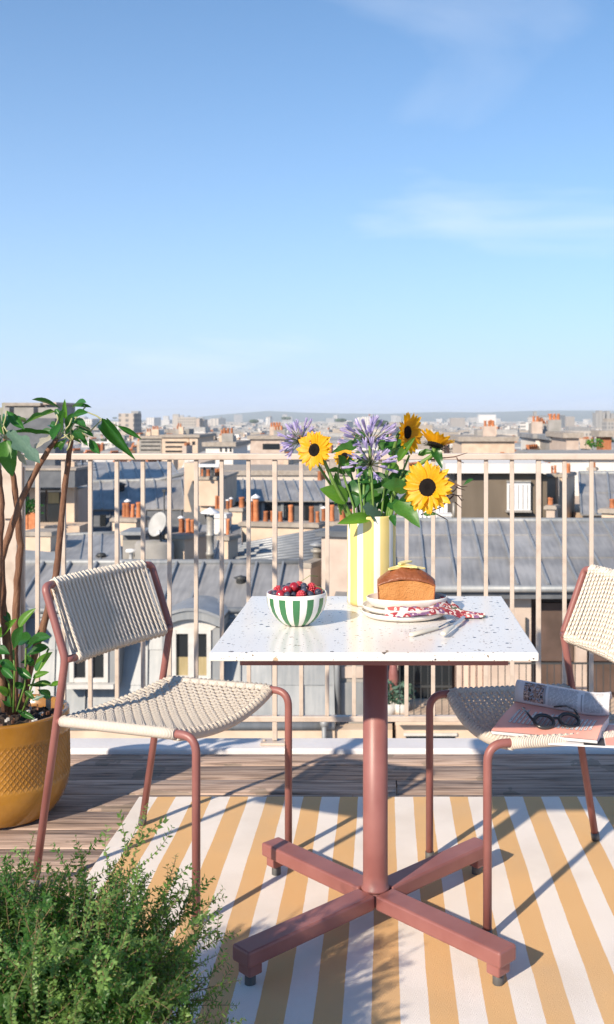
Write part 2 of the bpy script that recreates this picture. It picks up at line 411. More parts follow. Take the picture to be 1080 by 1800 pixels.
LEAF_G = mat('green_leaf', (.035,.125,.022), .42, (.06,.18,.035), 18, trans=.35, tcol=(.14,.42,.04), rv=.3)
LEAF_B = mat('bright_leaf', (.08,.22,.025), .4, (.12,.30,.04), 14, trans=.42, tcol=(.25,.58,.05), rv=.2)
LEAF_P = mat('pale_leaf_underside', (.42,.40,.32), .5, (.52,.48,.40), 14, trans=.3, tcol=(.5,.5,.3))
LEAF_S = mat('grey_green_leaf', (.08,.15,.11), .4, (.11,.19,.14), 14, trans=.2, tcol=(.1,.3,.1))
PETI = mat('pale_petiole', (.36,.37,.17), .5, (.44,.43,.25), 14)
STEMG = mat('green_stem', (.10,.20,.035), .5, (.15,.27,.06), 30)
THY = mat('thyme_leaf', (.042,.135,.028), .40, (.08,.20,.045), 30, trans=.45, tcol=(.24,.46,.07), rv=.3)
THYB = mat('thyme_leaf_young', (.13,.26,.065), .40, (.21,.34,.11), 30, trans=.40, tcol=(.36,.55,.10), rv=.25)
THYS = mat('thyme_twig', (.15,.10,.05), .7, (.22,.15,.08), 60)
PETAL = mat('sunflower_petal', (.80,.36,.010), .5, (.88,.50,.02), 18, trans=.35, tcol=(.98,.62,.01), rv=.08)
DISC = mat('sunflower_disc', (.010,.005,.004), .9, (.028,.011,.007), 200, bump=1, bscale=500)
SEPAL = mat('dark_sepal', (.022,.03,.012), .6)
LILAC = mat('lilac_petal', (.46,.40,.62), .5, (.58,.51,.72), 60, trans=.3, tcol=(.6,.52,.85), rv=.2)
PEDI = mat('purple_green_pedicel', (.07,.07,.05), .5, (.12,.14,.06), 50)
TWIG = mat('brown_twig', (.12,.055,.035), .7)
RASP = mat('raspberry_skin', (.46,.028,.045), .35, (.60,.06,.075), 120, coat=.2)
CHER = mat('cherry_skin', (.30,.012,.025), .12, (.42,.03,.04), 40, coat=.4)
BLUE = mat('blueberry_skin', (.022,.026,.05), .45, (.075,.085,.13), 70)
CRUMB = mat('cake_crumb', (.50,.20,.055), .85, (.58,.26,.085), 22, bump=.5, bscale=300)
CRUST = mat('cake_crust', (.20,.055,.018), .45, (.32,.10,.04), 22, bump=.5, bscale=70)
LEMON = mat('candied_lemon', (.82,.60,.16), .35, (.88,.74,.36), 90)
NAPK = mat_paisley()
IVORY = mat('ivory_handle', (.72,.66,.54), .3)
STEEL = mat('polished_steel', (.55,.54,.52), .22, metal=1)
PAPER = mat('white_paper', (.74,.73,.74), .5)
PINKP = mat('salmon_paper', (.90,.40,.31), .5, (.92,.45,.36), 5)
INK = mat('black_ink', (.03,.03,.035), .5)
TXT = mat('grey_print', (.36,.35,.37), .5)
COLL = mat_collage()
ACET = mat('black_acetate', (.035,.036,.038), .25)
LENS = mat('grey_lens', (.10,.09,.09), .05)
_n = LENS.node_tree; _t = _n.nodes.new('ShaderNodeBsdfTransparent'); _m = _n.nodes.new('ShaderNodeMixShader'); _m.inputs[0].default_value = .55; _t.inputs[0].default_value = (.72,.66,.65,1)
_n.links.new(_n.nodes['Principled BSDF'].outputs[0], _m.inputs[1]); _n.links.new(_t.outputs[0], _m.inputs[2]); _n.links.new(_m.outputs[0], _n.nodes['Material Output'].inputs[0])
ZINC = mat_zinc('zinc_sheet')
ZINC_D = mat_zinc('weathered_zinc', (.23,.25,.265), (.33,.34,.345), .55)
ZINC_S = mat('zinc_seam', (.25,.27,.29), .45, (.33,.345,.36), 3, metal=.2)
SLATE = mat('dark_slate', (.085,.095,.11), .7, (.13,.14,.155), 3, bump=.3, bscale=20)
STUC = mat('cream_render', (.54,.41,.31), .85, (.66,.52,.40), 1.6, bump=.2, bscale=20)
STUC_P = mat('pinkish_render', (.46,.36,.30), .85, (.56,.46,.39), 1.8, bump=.2, bscale=20)
STUC_G = mat('grey_render', (.26,.25,.23), .85, (.36,.34,.32), 1.5, bump=.2, bscale=20)
STUC_W = mat('white_render', (.66,.63,.59), .8, (.74,.71,.67), 1.5)
BROWN = mat('brown_cladding', (.12,.095,.07), .8, (.17,.135,.10), 1.4, stretch=(1,1,.3), bump=.1)
TERRA = mat('terracotta', (.40,.13,.05), .8, (.52,.20,.09), 8, rv=.3)
CAPM = mat('cap_stone', (.30,.26,.22), .85, (.40,.35,.30), 4)
DARKG = mat('dark_window_glass', (.018,.022,.026), .12)
DARKM = mat('dark_metal', (.045,.048,.05), .5)
CURT = mat('ochre_curtain', (.34,.27,.14), .8, (.42,.34,.19), 12, stretch=(1,1,.1))
FRAMEW = mat('window_frame_paint', (.52,.51,.48), .6, (.60,.58,.55), 6)
WOODP = mat('pink_wood_panel', (.60,.43,.35), .75, (.68,.50,.41), 2, stretch=(4,4,.4), rv=.1)
SHUT = mat('dark_brown_shutter', (.075,.047,.036), .7, (.12,.075,.06), 2)
WMET = mat('white_metal', (.70,.71,.72), .4, (.78,.78,.79), 4)
GALV = mat('galvanised_pipe', (.28,.26,.23), .5, (.42,.40,.36), 6, metal=.3)
GREYP = mat('grey_dish_paint', (.36,.36,.35), .6, (.44,.44,.43), 3)
TREE = mat('far_tree_foliage', (.030,.060,.025), .8, (.055,.095,.035), .6)
TRUNK = mat('tree_trunk', (.08,.055,.04), .9)
GROUND = mat('city_ground', (.19,.185,.175), .9, (.30,.285,.265), .02)
HILL = mat('wooded_hills', (.025,.05,.035), .9, (.07,.085,.065), .004, detail=8, lo=.42, hi=.60)

# ---------------------------------------------------------------- ground and hills
GZ = -24.0
g = MB(); N = 24
def gz(Y):
    t = max(0, min(1, (Y-320)/1500)); return GZ-24*t*t*(3-2*t)
g.grid(lambda a, b: ((a-.5)*26000, -900+b*b*15500, gz(-900+b*b*15500)), N, 120, sm=False)
struct(g.build('ground', GROUND))
def hill_top(px):
    prof = [(-1500,739),(-300,738),(150,738.5),(310,738),(350,733),(390,730),(430,727.5),(475,725),(520,727),(600,728.5),(680,729),(760,726.5),(850,727),(950,724.5),(1060,724.5),(1400,727),(2600,733)]
    prof = [(a, 735-(735-y)*1.35 if y < 735 else y) for a, y in prof]
    for (a, ya), (b, yb) in zip(prof, prof[1:]):
        if a <= px <= b: return ya+(yb-ya)*(px-a)/(b-a)
    return 738
def hillf(a, b):
    px = -1500+4100*a; Y = 9000+3500*b
    base = PZ(hill_top(px), 11000)
    x = PX(px, Y)
    k = math.sin(math.pi*min(1, b*1.25)*.5) if b < .8 else 1-(b-.8)*2
    return (x, Y, GZ-26+(base-GZ+26+3.5*noise.noise(Vector((x/260, Y/400, 0))))*k)
h = MB(); h.grid(hillf, 160, 16); struct(h.build('hills', HILL))

# ---------------------------------------------------------------- the terrace
t = MB(); t.box((0, .45, -12.2), (7.0, 6.9, 23.6)); struct(t.build('terrace_block', STUC))
t = MB(); t.box((0, 3.9175, -.14), (6.9, .135, .303)); struct(t.build('ledge', WHITECOP, bevel=.006))
deck = bpy.data.objects.new('wooden_deck', None); col.objects.link(deck); struct(deck)
y1 = 3.842; k = 0
for wdt in [.128, .143, .142, .142, .146, .147]+[.145]*11:
    y0 = y1-wdt
    xs = [-3.1]; x = -3.1+R.uniform(.9, 1.9)
    while x < 2.7: xs.append(x); x += R.uniform(1.5, 2.6)
    if k == 1: xs = [-3.1, -1.9, .36, 2.0]
    xs.append(3.1)
    for a, b in zip(xs, xs[1:]):
        m_ = MB(); n_ = 6; sag = R.uniform(-.002, .002)
        # a worn board: long edges rounded and a little uneven
        def pl(u, v, a=a, b=b, y0=y0, y1=y1, sag=sag):
            xx = a+.0022+(b-a-.0044)*u; e = (0, .0, .04, .5, .96, 1, 1)[int(round(v*6))]
            z = (-.03, -.004, 0, .0, 0, -.004, -.03)[int(round(v*6))]
            yy = y0+.0025+(y1-y0-.005)*e+.0016*noise.noise(Vector((xx*3, y0*9, v)))
            return (xx, yy, -.0035+z+sag+.0015*noise.noise(Vector((xx*2, y0*5, 3))))
        m_.grid(pl, 10, 6, sm=True)
        m_.build('plank', PLANK, deck)
    y1 = y0; k += 1
# rug
rg = MB()
RX0 = -.805
def rugf(u, v):
    x = 2.4*u; y = 3.383-2.0*v
    z = .0035+.0085*max(0, noise.noise(Vector((x*2.6, y*1.9, 0))))+.001*noise.noise(Vector((x*7, y*5, 2)))
    if v < .06: z += .001
    return (x, y-3.383+.003*noise.noise(Vector((x*3, 0, 5)))*(v < .02), z)
rg.grid(rugf, 80, 70)
ru = rg.build('striped_rug', RUG, loc=(RX0, 3.383, 0))
tag(ru, 'flat woven rug with white and mustard stripes lying under the table', 'rug')

# ---------------------------------------------------------------- railing
RY = 3.91
ra = thing('balcony_railing', 'cream painted metal railing of thin upright bars along the terrace edge', 'railing', (0, RY, .012))
def bx(name, c, d, mat_=CREAM, bev=.002, par=ra):
    m_ = MB(); m_.box(c, d); return m_.build(name, mat_, par, world=True, bevel=bev)
bx('top_rail', (.21, RY, 1.0995), (3.24, .042, .024), bev=.004)
bx('bottom_rail', (.21, RY, .108), (3.24, .026, .021), bev=.003)
bal = None
for i in range(-1, 28):
    x = -1.215+.0998*i
    if i in (-2, 8, 18): continue
    if bal is None:
        m_ = MB(); m_.box((0, 0, 0), (.0152, .0152, .968)); bal = m_.build('baluster', CREAM, ra, bevel=.0015)
        bal.location = (x, 0, .603-.012)
    else:
        o = bal.copy(); col.objects.link(o); o.location = (x+R.uniform(-.0015, .0015), 0, .603-.012); o.rotation_euler = (R.uniform(-.002, .002), R.uniform(-.0018, .0018), R.uniform(-.03, .03))
for i in (8, 18):
    x = -1.215+.0998*i
    m_ = MB(); m_.box((0, 0, .55), (.018, .020, 1.07)); po = m_.build('post', CREAM, ra, bevel=.002); po.location = (x, 0, 0)
    m_ = MB(); m_.box((0, 0, .006), (.105, .062, .010)); m_.tube([(-.04, 0, .01), (-.04, 0, .017)], .006, 6); m_.tube([(.04, 0, .01), (.04, 0, .017)], .006, 6)
    m_.prism([(-.010, -.022, .011), (.010, -.022, .011), (.010, -.009, .030), (-.010, -.009, .030)], (0, 0.0005, 0)) if False else None
    m_.build('base_plate', CREAM, po, bevel=.002)
bx('corner_post', (-1.408, RY, .555), (.046, .046, 1.09), bev=.003)
bx('corner_panel', (-1.3995, RY-.031, .99), (.075, .012, .245), bev=.002)
bx('corner_panel', (-1.395, RY+.034, .55), (.04, .016, 1.02), bev=.002)

# ---------------------------------------------------------------- buildings close by
def lerp(a, b, t): return a+(b-a)*t
def sheet_roof(par, rl, rr, er, el, n, mt=ZINC, seam=ZINC_S, courses=(1.0,), sw=.055, sh=.05, name='roof_sheet', jit=.006):
    """a zinc slope: each sheet and each standing seam is its own piece"""
    rl, rr, er, el = map(Vector, (rl, rr, er, el))
    nrm = (rr-rl).cross(el-rl).normalized()
    if nrm.z < 0: nrm = -nrm
    for i in range(n):
        t0, t1 = i/n, (i+1)/n
        f0 = 0
        for ci, f1 in enumerate(courses):
            q = [lerp(lerp(rl, rr, t), lerp(el, er, t), f) for t, f in ((t0, f0), (t1, f0), (t1, f1), (t0, f1))]
            off = nrm*(R.uniform(-jit, jit)+.012*(len(courses)-ci))
            low = nrm*(-.02 if f1 < 1 else 0)
            m_ = MB(); m_.prism([q[0]+off-nrm*.012, q[1]+off-nrm*.012, q[2]+off, q[3]+off], -nrm*.05); m_.build(name, mt, par, world=True)
            f0 = f1
    for i in range(n+1):
        t = i/n; a = lerp(rl, rr, t)+nrm*(.02+sh/2); b = lerp(el, er, t)+nrm*(.02+sh/2)
        d = (b-a).normalized(); s_ = d.cross(nrm)*sw/2; u = nrm*sh/2
        m_ = MB(); m_.prism([a-s_-u, a+s_-u, a+s_*.7+u, a-s_*.7+u], b-a); m_.build('roof_seam', seam, par, world=True)
def slab(par, name, x0, x1, y0, y1, z0, z1, mt, bevel=0):
    m_ = MB(); m_.box(((x0+x1)/2, (y0+y1)/2, (z0+z1)/2), (x1-x0, y1-y0, z1-z0)); return m_.build(name, mt, par, world=True, bevel=bevel)
def fr(par, name, p0, q0, p1, q1, Y, dep, mt, bevel=0):
    """box whose front face spans pixels (p0,q0)-(p1,q1) at distance Y"""
    return slab(par, name, PX(p0, Y), PX(p1, Y), Y, Y+dep, PZ(q1, Y), PZ(q0, Y), mt, bevel)
POTM = {}
def pot_mesh(h, r, cap=False):
    k = (round(h, 2), round(r, 2), cap)
    if k not in POTM:
        m_ = MB(); m_.lathe([(r*.95, 0), (r*.92, h*.1), (r*.80, h*.82), (r*.9, h*.86), (r*.92, h), (r*.68, h), (r*.6, h*.6), (.001, h*.6)], 12)
        if cap: m_.lathe([(r*1.35, h*1.06), (r*1.4, h*1.12), (.001, h*1.25)], 10, mf=lambda i, j: 1)
        POTM[k] = m_.mesh('chimney_pot', [TERRA, WMET])
    return POTM[k]
def chimney(label, p0, p1, q0, q1, Y, depth=.8, yaw=-28, mt=STUC, pots=(), group=None, down=2.5, capo=.07, capm=CAPM, cat='chimney'):
    x0, x1 = PX(p0, Y), PX(p1, Y); a = rad(abs(yaw)); W = x1-x0
    wd = max(.25, (W-depth*math.sin(a))/math.cos(a))
    z0, z1 = PZ(q1, Y)-down, PZ(q0, Y); cy = Y+depth*.5
    t_ = thing('chimney_stack', label, cat, ((x0+x1)/2, cy, z0), rad(yaw), group)
    m_ = MB(); m_.box((0, 0, (z1-z0-.12)/2), (wd, depth, z1-z0-.12)); m_.build('chimney_wall', mt, t_)
    m_ = MB(); m_.box((0, 0, z1-z0-.075), (wd+2*capo, depth+2*capo, .10)); m_.box((0, 0, z1-z0-.012), (wd+capo, depth+capo, .026)); m_.build('cap_stone', capm, t_)
    for (px, qt, wpx) in pots:
        h = max(.2, PZ(qt, Y)-z1); r = wpx/F*Y/2
        xl = (PX(px, Y)-(x0+x1)/2)/math.cos(a)
        xl = max(-wd/2+.05, min(wd/2-.05, xl))
        o = inst(pot_mesh(h, r, R.random() < .2), t_); o.location = (xl, R.uniform(-.03, .03), z1-z0); o.rotation_euler = (R.uniform(-.03, .03), R.uniform(-.03, .03), R.uniform(0, 6))
    return t_

# A: long zinc mansard building across the street, left half of the view
YA0, YA1, YA2 = 27.5, 25.0, 24.15
A = thing('mansard_building', 'grey zinc mansard building across the street with arched dormer window', 'building', (PX(300, 25), 27, GZ))
rl, rr = P(-110, 991, YA0), P(592, 991, YA0); el, er = P(-170, 1068, YA1), P(584, 1068, YA1)
sheet_roof(A, rl, rr, er, el, 15, ZINC, courses=(1.0,), sw=.075, sh=.06)
m_ = MB(); m_.tube([rl+Vector((0,.05,.03)), rr+Vector((0,.05,.03))], .085, 10); m_.build('ridge_roll', ZINC_D, A, world=True)
m_ = MB(); m_.prism([rl+Vector((0,.1,-.05)), rr+Vector((0,.1,-.05)), rr+Vector((0,5,-.9)), rl+Vector((0,5,-.9))], (0,0,-.1)); m_.build('rear_roof', ZINC_D, A, world=True)
ml, mr = P(-170, 1074, YA1-.05), P(584, 1074, YA1-.05); bl_, br_ = P(-180, 1268, YA2), P(588, 1268, YA2)
m_ = MB(); m_.tube([el+Vector((0,-.1,-.05)), er+Vector((0,-.1,-.05))], .075, 10); m_.tube([el+Vector((0,-.13,-.2)), er+Vector((0,-.13,-.2))], .03, 8); m_.build('mansard_roll', ZINC_D, A, world=True)
sheet_roof(A, ml, mr, br_, bl_, 14, ZINC_D, ZINC_D, (.36, .68, 1.0), .045, .045, 'mansard_sheet')
x0, x1 = PX(-180, 24.2), PX(590, 24.2)
slab(A, 'wall', x0, x1, YA2+.02, 34, GZ, PZ(1268, YA2)-.02, STUC_P)
slab(A, 'attic_core', x0, x1, YA1+.25, 31, PZ(1268, YA2), PZ(1066, YA1)-.1, SLATE)
m_ = MB(); m_.tube([(x0, 23.98, PZ(1276, 24)), (x1, 23.98, PZ(1276, 24))], .10, 10); m_.build('gutter', ZINC_D, A, world=True)
slab(A, 'cornice', x0, x1, 23.92, YA2+.015, PZ(1298, 24), PZ(1283, 24), STUC)
slab(A, 'cornice', x0, x1, 23.80, 23.915, PZ(1312, 23.8), PZ(1301, 23.8), ZINC_D)
m_ = MB(); px_ = PX(571, 23.9)
m_.tube([(px_, 23.93, PZ(1274, 23.9)), (px_, 23.75, PZ(1280, 23.75)), (px_, 23.72, PZ(1340, 23.7))], .06, 8); m_.ball((px_, 23.82, PZ(1272, 23.8)), .11); m_.build('downpipe', ZINC_D, A, world=True)
def dormer(par, p0, p1, qt, qb, arched, curt):
    Y = 24.02; x0, x1, z0, z1 = PX(p0, Y), PX(p1, Y), PZ(qb, Y), PZ(qt, Y); cx = (x0+x1)/2; W = x1-x0; b = .16
    d = MB(); d.box((x0-.12, Y+.7, (z0+z1)/2), (.22, 1.3, z1-z0+.1)); d.build('dormer_cheek', ZINC_D, par, world=True)
    d = MB(); d.box((x1+.12, Y+.7, (z0+z1)/2), (.22, 1.3, z1-z0+.1)); d.build('dormer_cheek', ZINC_D, par, world=True)
    wn = MB(); wn.box((cx, Y+.12, (z0+z1)/2), (W, .04, z1-z0)); wn = wn.build('dormer_window', DARKG, par, world=True)
    fm = MB()
    for xx in (x0+.05, cx, x1-.05): fm.box((xx, Y+.05, (z0+z1)/2), (.10 if xx != cx else .15, .09, z1-z0))
    fm.box((cx, Y+.052, z1-.04), (W-.004, .08, .09)); fm.box((cx, Y+.052, z0+.05), (W-.004, .08, .10))
    fm.build('window_frame', FRAMEW, wn, world=True)
    for s in (-1, 1):
        pn = MB(); pn.box((cx+s*W*.24, Y+.092, z0+(z1-z0)*(.24 if curt else .5)), (W*.36, .01, (z1-z0)*(.42 if curt else .85))); pn.build('curtain' if curt else 'pane', CURT if curt else DARKG, wn, world=True)
    sl = MB(); sl.box((cx, Y-.02, z0-.06), (W+.34, .28, .10)); sl.build('window_sill', FRAMEW, par, world=True)
    hd = MB(); n = 12; up = .22 if arched else .0
    arc = [(cx-W/2-.3+(W+.6)*i/n, z1+.06+up*math.sin(math.pi*i/n)) for i in range(n+1)]
    poly = [(x, Y-.12, z) for x, z in arc]+[(x, Y-.12, z+.22) for x, z in arc[::-1]]
    hd.prism(poly, (0, 1.6, 0)); hd.build('dormer_hood', ZINC_D, par, world=True)
    hd = MB(); poly = [(x, Y-.16, z+.20) for x, z in arc]+[(x, Y-.16, z+.27) for x, z in arc[::-1]]
    hd.prism(poly, (0, 1.7, 0)); hd.build('hood_moulding', ZINC_S, par, world=True)
    if arched:
        tp = MB(); poly = [(x, Y+.04, z) for x, z in arc[1:-1]]+[(x1, Y+.04, z1-.02), (x0, Y+.04, z1-.02)]; tp.prism(poly, (0, .06, 0)); tp.build('arch_panel', FRAMEW, par, world=True)
dormer(A, 302, 371, 1108, 1196, True, True)
dormer(A, 122, 190, 1112, 1200, False, False)
dormer(A, -60, 8, 1108, 1196, True, True)
m_ = MB(); m_.lathe([(.16, -.4), (.12, .05), (.2, .1), (.001, .16)], 10, P(424, 1022, 26.4)); m_.build('roof_vent', DARKM, A, world=True)
for sx_ in (452, 530): 
    m_ = MB(); c = P(sx_, 1085, 24.9); m_.box(c, (.10, .12, .35)); m_.build('snow_hook', ZINC_S, A, world=True)
# side wall where the mansard ends, behind the table
E_ = thing('gable_block', 'pinkish rendered gable wall with chimney cap right of zinc roof', 'building', (PX(612, 25), 26, GZ))
slab(E_, 'wall', PX(590, 24.6), PX(655, 24.6), 24.6, 33, GZ, PZ(1055, 24.6), STUC_G)
slab(E_, 'lead_capping', PX(588, 24.5), PX(657, 24.5), 24.5, 33.1, PZ(1054, 24.6), PZ(1047, 24.6), ZINC_D)
fr(E_, 'render_patch', 600, 1172, 640, 1192, 24.55, .04, STUC_P)
fr(E_, 'zinc_panel', 592, 1200, 650, 1262, 24.55, .04, ZINC_D)
m_ = MB(); m_.tube([P(593, 1060, 24.4), P(593, 1290, 24.4)], .07, 8); m_.build('downpipe', ZINC_D, E_, world=True)
fr(E_, 'cornice', 590, 1283, 690, 1300, 24.0, .5, STUC)
chimney('pale pink chimney block with dark flat cap beside the vase', 565, 640, 934, 1046, 25.2, 1.3, -14, STUC_P, down=3, capm=SLATE, capo=.12)
chimney('weathered cream chimney base with rust stain beside zinc ridge', 528, 566, 990, 1046, 25.6, .9, -18, STUC_P, down=2, capo=.03)

# B: right zinc roof and facade with balcony
B = thing('balcony_building', 'zinc roofed building on the right with dark windows above a railed balcony', 'building', (PX(900, 25), 27, GZ))
YB0, YB1 = 28.5, 24.2
rl, rr, er, el = P(692, 918, YB0), P(1335, 918, YB0), P(1400, 1030, YB1), P(692-.01*2, 1030, YB1)
el = Vector((rl.x, YB1, er.z))
sheet_roof(B, rl, rr, Vector((rr.x, YB1, er.z)), el, 14, ZINC, courses=(.24, .60, 1.0), sw=.06, sh=.055)
m_ = MB(); m_.tube([rl+Vector((0,.05,.04)), rr+Vector((0,.05,.04))], .08, 10); m_.build('ridge_roll', ZINC_D, B, world=True)
m_ = MB(); m_.prism([rl+Vector((0,.1,-.05)), rr+Vector((0,.1,-.05)), rr+Vector((0,4.5,-.9)), rl+Vector((0,4.5,-.9))], (0,0,-.1)); m_.build('rear_roof', ZINC_D, B, world=True)
m_ = MB(); m_.tube([el+Vector((0,-.1,-.05)), Vector((rr.x, YB1-.1, er.z-.05))], .085, 10); m_.build('gutter', ZINC_D, B, world=True)
xb0, xb1 = rl.x, rr.x
slab(B, 'eave_board', xb0, xb1, YB1-.02, 24.9, er.z-.30, er.z-.13, SLATE)
slab(B, 'wall', xb0, xb1, 24.9, 33, GZ, er.z-.2, SHUT)
YF = 24.6
for (a, b) in ((690, 700), (858, 934), (1012, 1032), (1120, 1190)):
    slab(B, 'wall_pier', PX(a, YF), PX(b, YF), YF, 24.92, PZ(1258, YF), er.z-.305, STUC_P)
fr(B, 'shutter', 946, 1060, 1008, 1162, 24.75, .1, SHUT); fr(B, 'shutter', 1040, 1060, 1110, 1162, 24.75, .1, SHUT)
for a, b in ((718, 795), (704, 716)):
    w_ = fr(B, 'window', a, 1100, b, 1257, 24.8, .08, DARKG); fr(w_, 'window_frame', a, 1205, b, 1209, 24.75, .05, DARKM)
for i in range(11):
    a = 801+i*12.1; fr(B, 'wall_panel', a, 1090, a+11, 1258, 24.70+R.uniform(0, .02), .06, WOODP)
fr(B, 'door_handle', 924, 1086, 927, 1118, 24.5, .05, DARKM)
slab(B, 'balcony_floor', xb0, xb1, 23.2, 24.9, PZ(1262, 23.2)-.16, PZ(1262, 23.2), STUC)
slab(B, 'lower_wall', xb0+.02, xb1-.02, 23.5, 24.88, GZ, PZ(1262, 23.2)-.162, STUC)
w_ = fr(B, 'window', 714, 1294, 800, 1330, 23.47, .02, DARKG); fr(w_, 'window_frame', 710, 1289, 804, 1294, 23.44, .08, FRAMEW); fr(w_, 'window_frame', 752, 1294, 758, 1330, 23.44, .04, FRAMEW)
br_o = MB(); zt = PZ(1166, 23.25); zb = PZ(1258, 23.25); br_o.box(((xb0+xb1)/2, 23.25, zt), (xb1-xb0, .05, .035)); br_o.build('balcony_rail', DARKM, B, world=True)
br_o = MB(); br_o.box(((xb0+xb1)/2, 23.25, zb), (xb1-xb0, .04, .03)); br_o.build('balcony_rail', DARKM, B, world=True)
bb = MB(); bb.box((0, 0, 0), (.018, .018, zt-zb)); bbm = bb.mesh('balcony_bar', DARKM); q = root_loc(B)
x = xb0+.1
while x < xb1: 
    o = inst(bbm, B); o.location = Vector((x, 23.25, (zt+zb)/2))-q; x += .158
pq = P(692, 1258, 23.9)
pa = thing('folded_parasol', 'folded dark red parasol standing on the balcony opposite', 'parasol', pq)
m_ = MB(); m_.tube([(0,0,0), (0,0,1.5)], .02, 6); m_.build('pole', DARKM, pa)
m_ = MB(); m_.tube([(0,0,.35), (.02,0,.6), (0,0,1.0), (0,0,1.35), (0,0,1.42)], [.05,.13,.11,.06,.02], 9); m_.build('canopy', RED, pa)
for i, (px, hh) in enumerate(((684, .5), (706, .55))):
    pt = thing('balcony_plant', ['bushy potted plant left of the folded red parasol', 'potted plant right of the folded red parasol'][i], 'plant', P(px, 1258, 23.75))
    m_ = MB(); m_.lathe([(.001,0),(.15,0),(.2,.3),(.17,.3),(.16,.25),(.001,.25)], 12); m_.build('pot', FRAMEW, pt)
    m_ = MB()
    for k in range(110):
        d = Vector((R.gauss(0,1), R.gauss(0,1), R.gauss(0,1))).normalized()*R.uniform(.1, .32); c = Vector((0,0,.55))+d
        e = Vector((R.gauss(0,1), R.gauss(0,1), R.gauss(0,1))).normalized()*.07; f_ = e.orthogonal().normalized()*.04
        m_.add([c-e, c+f_, c+e, c-f_], [(0,1,2,3)])
    m_.build('foliage', LEAF_S, pt)

# C: brown lift housing with pale shutter box
C_ = thing('lift_housing', 'brown clad lift housing with white shuttered hatch above the zinc ridge', 'rooftop housing', (PX(880, 36), 37, PZ(930, 36)-3))
fr(C_, 'wall', 800, 833, 858, 990, 36, 5, BROWN); fr(C_, 'wall', 858.4, 833, 952, 990, 35.96, 5, BROWN); fr(C_, 'wall', 952.4, 835, 962, 990, 36.05, 5, BROWN)
fr(C_, 'roof_slab', 784, 815, 969, 832, 35.6, 6, STUC_W)
sh = fr(C_, 'hatch', 892, 848, 933, 897, 35.8, .16, WMET)
for k in range(5): fr(sh, 'hatch_rib', 895+k*8, 852, 896+k*8, 895, 35.78, .02, STUC_G)
fr(C_, 'hatch_ledge', 890, 897.5, 935, 901, 35.7, .26, STUC_G)
fr(C_, 'hatch_ledge', 891, 845, 934, 848, 35.74, .22, GALV)
m_ = MB(); m_.tube([P(798, 884, 35.7), P(798, 918, 35.7)], .05, 8); m_.build('downpipe', GALV, C_, world=True)
sc_ = thing('white_screen', 'white ribbed screen on the roof behind the vase', 'screen', (PX(755, 31), 31.2, PZ(930, 31)-1))
for k in range(9): fr(sc_, 'slat', 722+k*7.4, 878, 727.6+k*7.4, 945, 31+.04*(k % 2), .08, WMET)
ac = thing('rooftop_unit', 'small white box unit standing on the zinc ridge', 'air conditioner', P(782, 940, 30.4))
fr(ac, 'casing', 768, 907, 794, 945, 30.4, .5, WMET, .01); fr(ac, 'lid', 767, 904, 795, 908, 30.36, .56, STUC_W)

# D: chimney wall and zinc roofs at the right edge
D = thing('zinc_house', 'pale zinc roof at the right edge behind tall chimney wall', 'building', (PX(1080, 40), 41, GZ))
rl, rr, er, el = P(1018, 832, 41), P(1240, 832, 41), P(1255, 905, 36.5), P(1022, 905, 36.5)
sheet_roof(D, rl, rr, er, el, 9, ZINC, courses=(.5, 1.0), sw=.08, sh=.06)
slab(D, 'wall', el.x+.1, er.x-.1, 36.7, 46, GZ, er.z-.05, STUC)
m_ = MB(); m_.tube([rl, rr], .1, 8); m_.build('ridge_roll', ZINC_D, D, world=True)
chimney('tall cream chimney wall with a row of small pots at right', 986, 1022, 833, 916, 37.5, 1.6, -22, STUC, [(991,817,6),(998,815,7),(1006,816,7),(1013,819,6)], down=3)
chimney('broad cream chimney wall beside the brown housing', 962, 990, 833, 916, 38.6, 1.0, -16, STUC, [(968,820,5),(974,820,5),(980,819,5)], down=3)
chimney('low chimney with two orange pots tucked beside brown housing', 961, 986, 889, 915, 34.5, .6, -20, STUC_P, [(966,876,6),(972,877,7)], down=2)
chimney('cream chimney with brown cap at right edge of zinc roof', 1060, 1112, 895, 918, 30.5, .7, -25, STUC, [(1082,879,11),(1096,880,11)], down=2, capo=.1)
W1 = thing('white_terrace_house', 'low whitewashed roof terrace wall under the railing at right', 'building', (PX(1010, 47), 50, GZ))
fr(W1, 'wall', 955, 806, 1180, 900, 47, 9, STUC_W); fr(W1, 'parapet', 953, 802, 1182, 808, 46.8, 9.4, STUC_G)
for i, px in enumerate((938, 964, 1044)): chimney(['stubby white chimney with orange pots above brown housing', 'small white chimney with single orange pot near railing', 'little white chimney beside the right hand terrace wall'][i], px-9, px+9, 822, 836, 44, .5, -20, STUC_W, [(px-4,812,5),(px+3,813,5)], down=2)

# E: paired zinc roofs left of centre
Eb = thing('zinc_mansard_house', 'pale zinc roof with dark slate lower slope left of centre', 'building', (PX(240, 48), 50, GZ))
rl, rr, er, el = P(128, 848, 50), P(342, 842, 50), P(350, 895, 46), P(132, 896, 46)
sheet_roof(Eb, rl, rr, er, el, 9, ZINC, courses=(1.0,), sw=.08, sh=.06)
m_ = MB(); m_.tube([rl, lerp(rl, rr, .7), rr+Vector((0,0,.35))], .10, 8); m_.build('ridge_roll', ZINC_D, Eb, world=True)
sheet_roof(Eb, P(120, 812, 57), P(300, 812, 57), P(320, 846, 50.3), P(122, 846, 50.3), 8, ZINC, courses=(1.0,), sw=.08, sh=.06)
sheet_roof(Eb, P(132, 899, 45.9), P(350, 898, 45.9), P(352, 940, 45.0), P(130, 940, 45.0), 7, SLATE, SLATE, (1.0,), .06, .05, 'slate_panel')
slab(Eb, 'wall', PX(132, 46), PX(350, 46), 46.2, 58, GZ, PZ(898, 46), STUC_G)
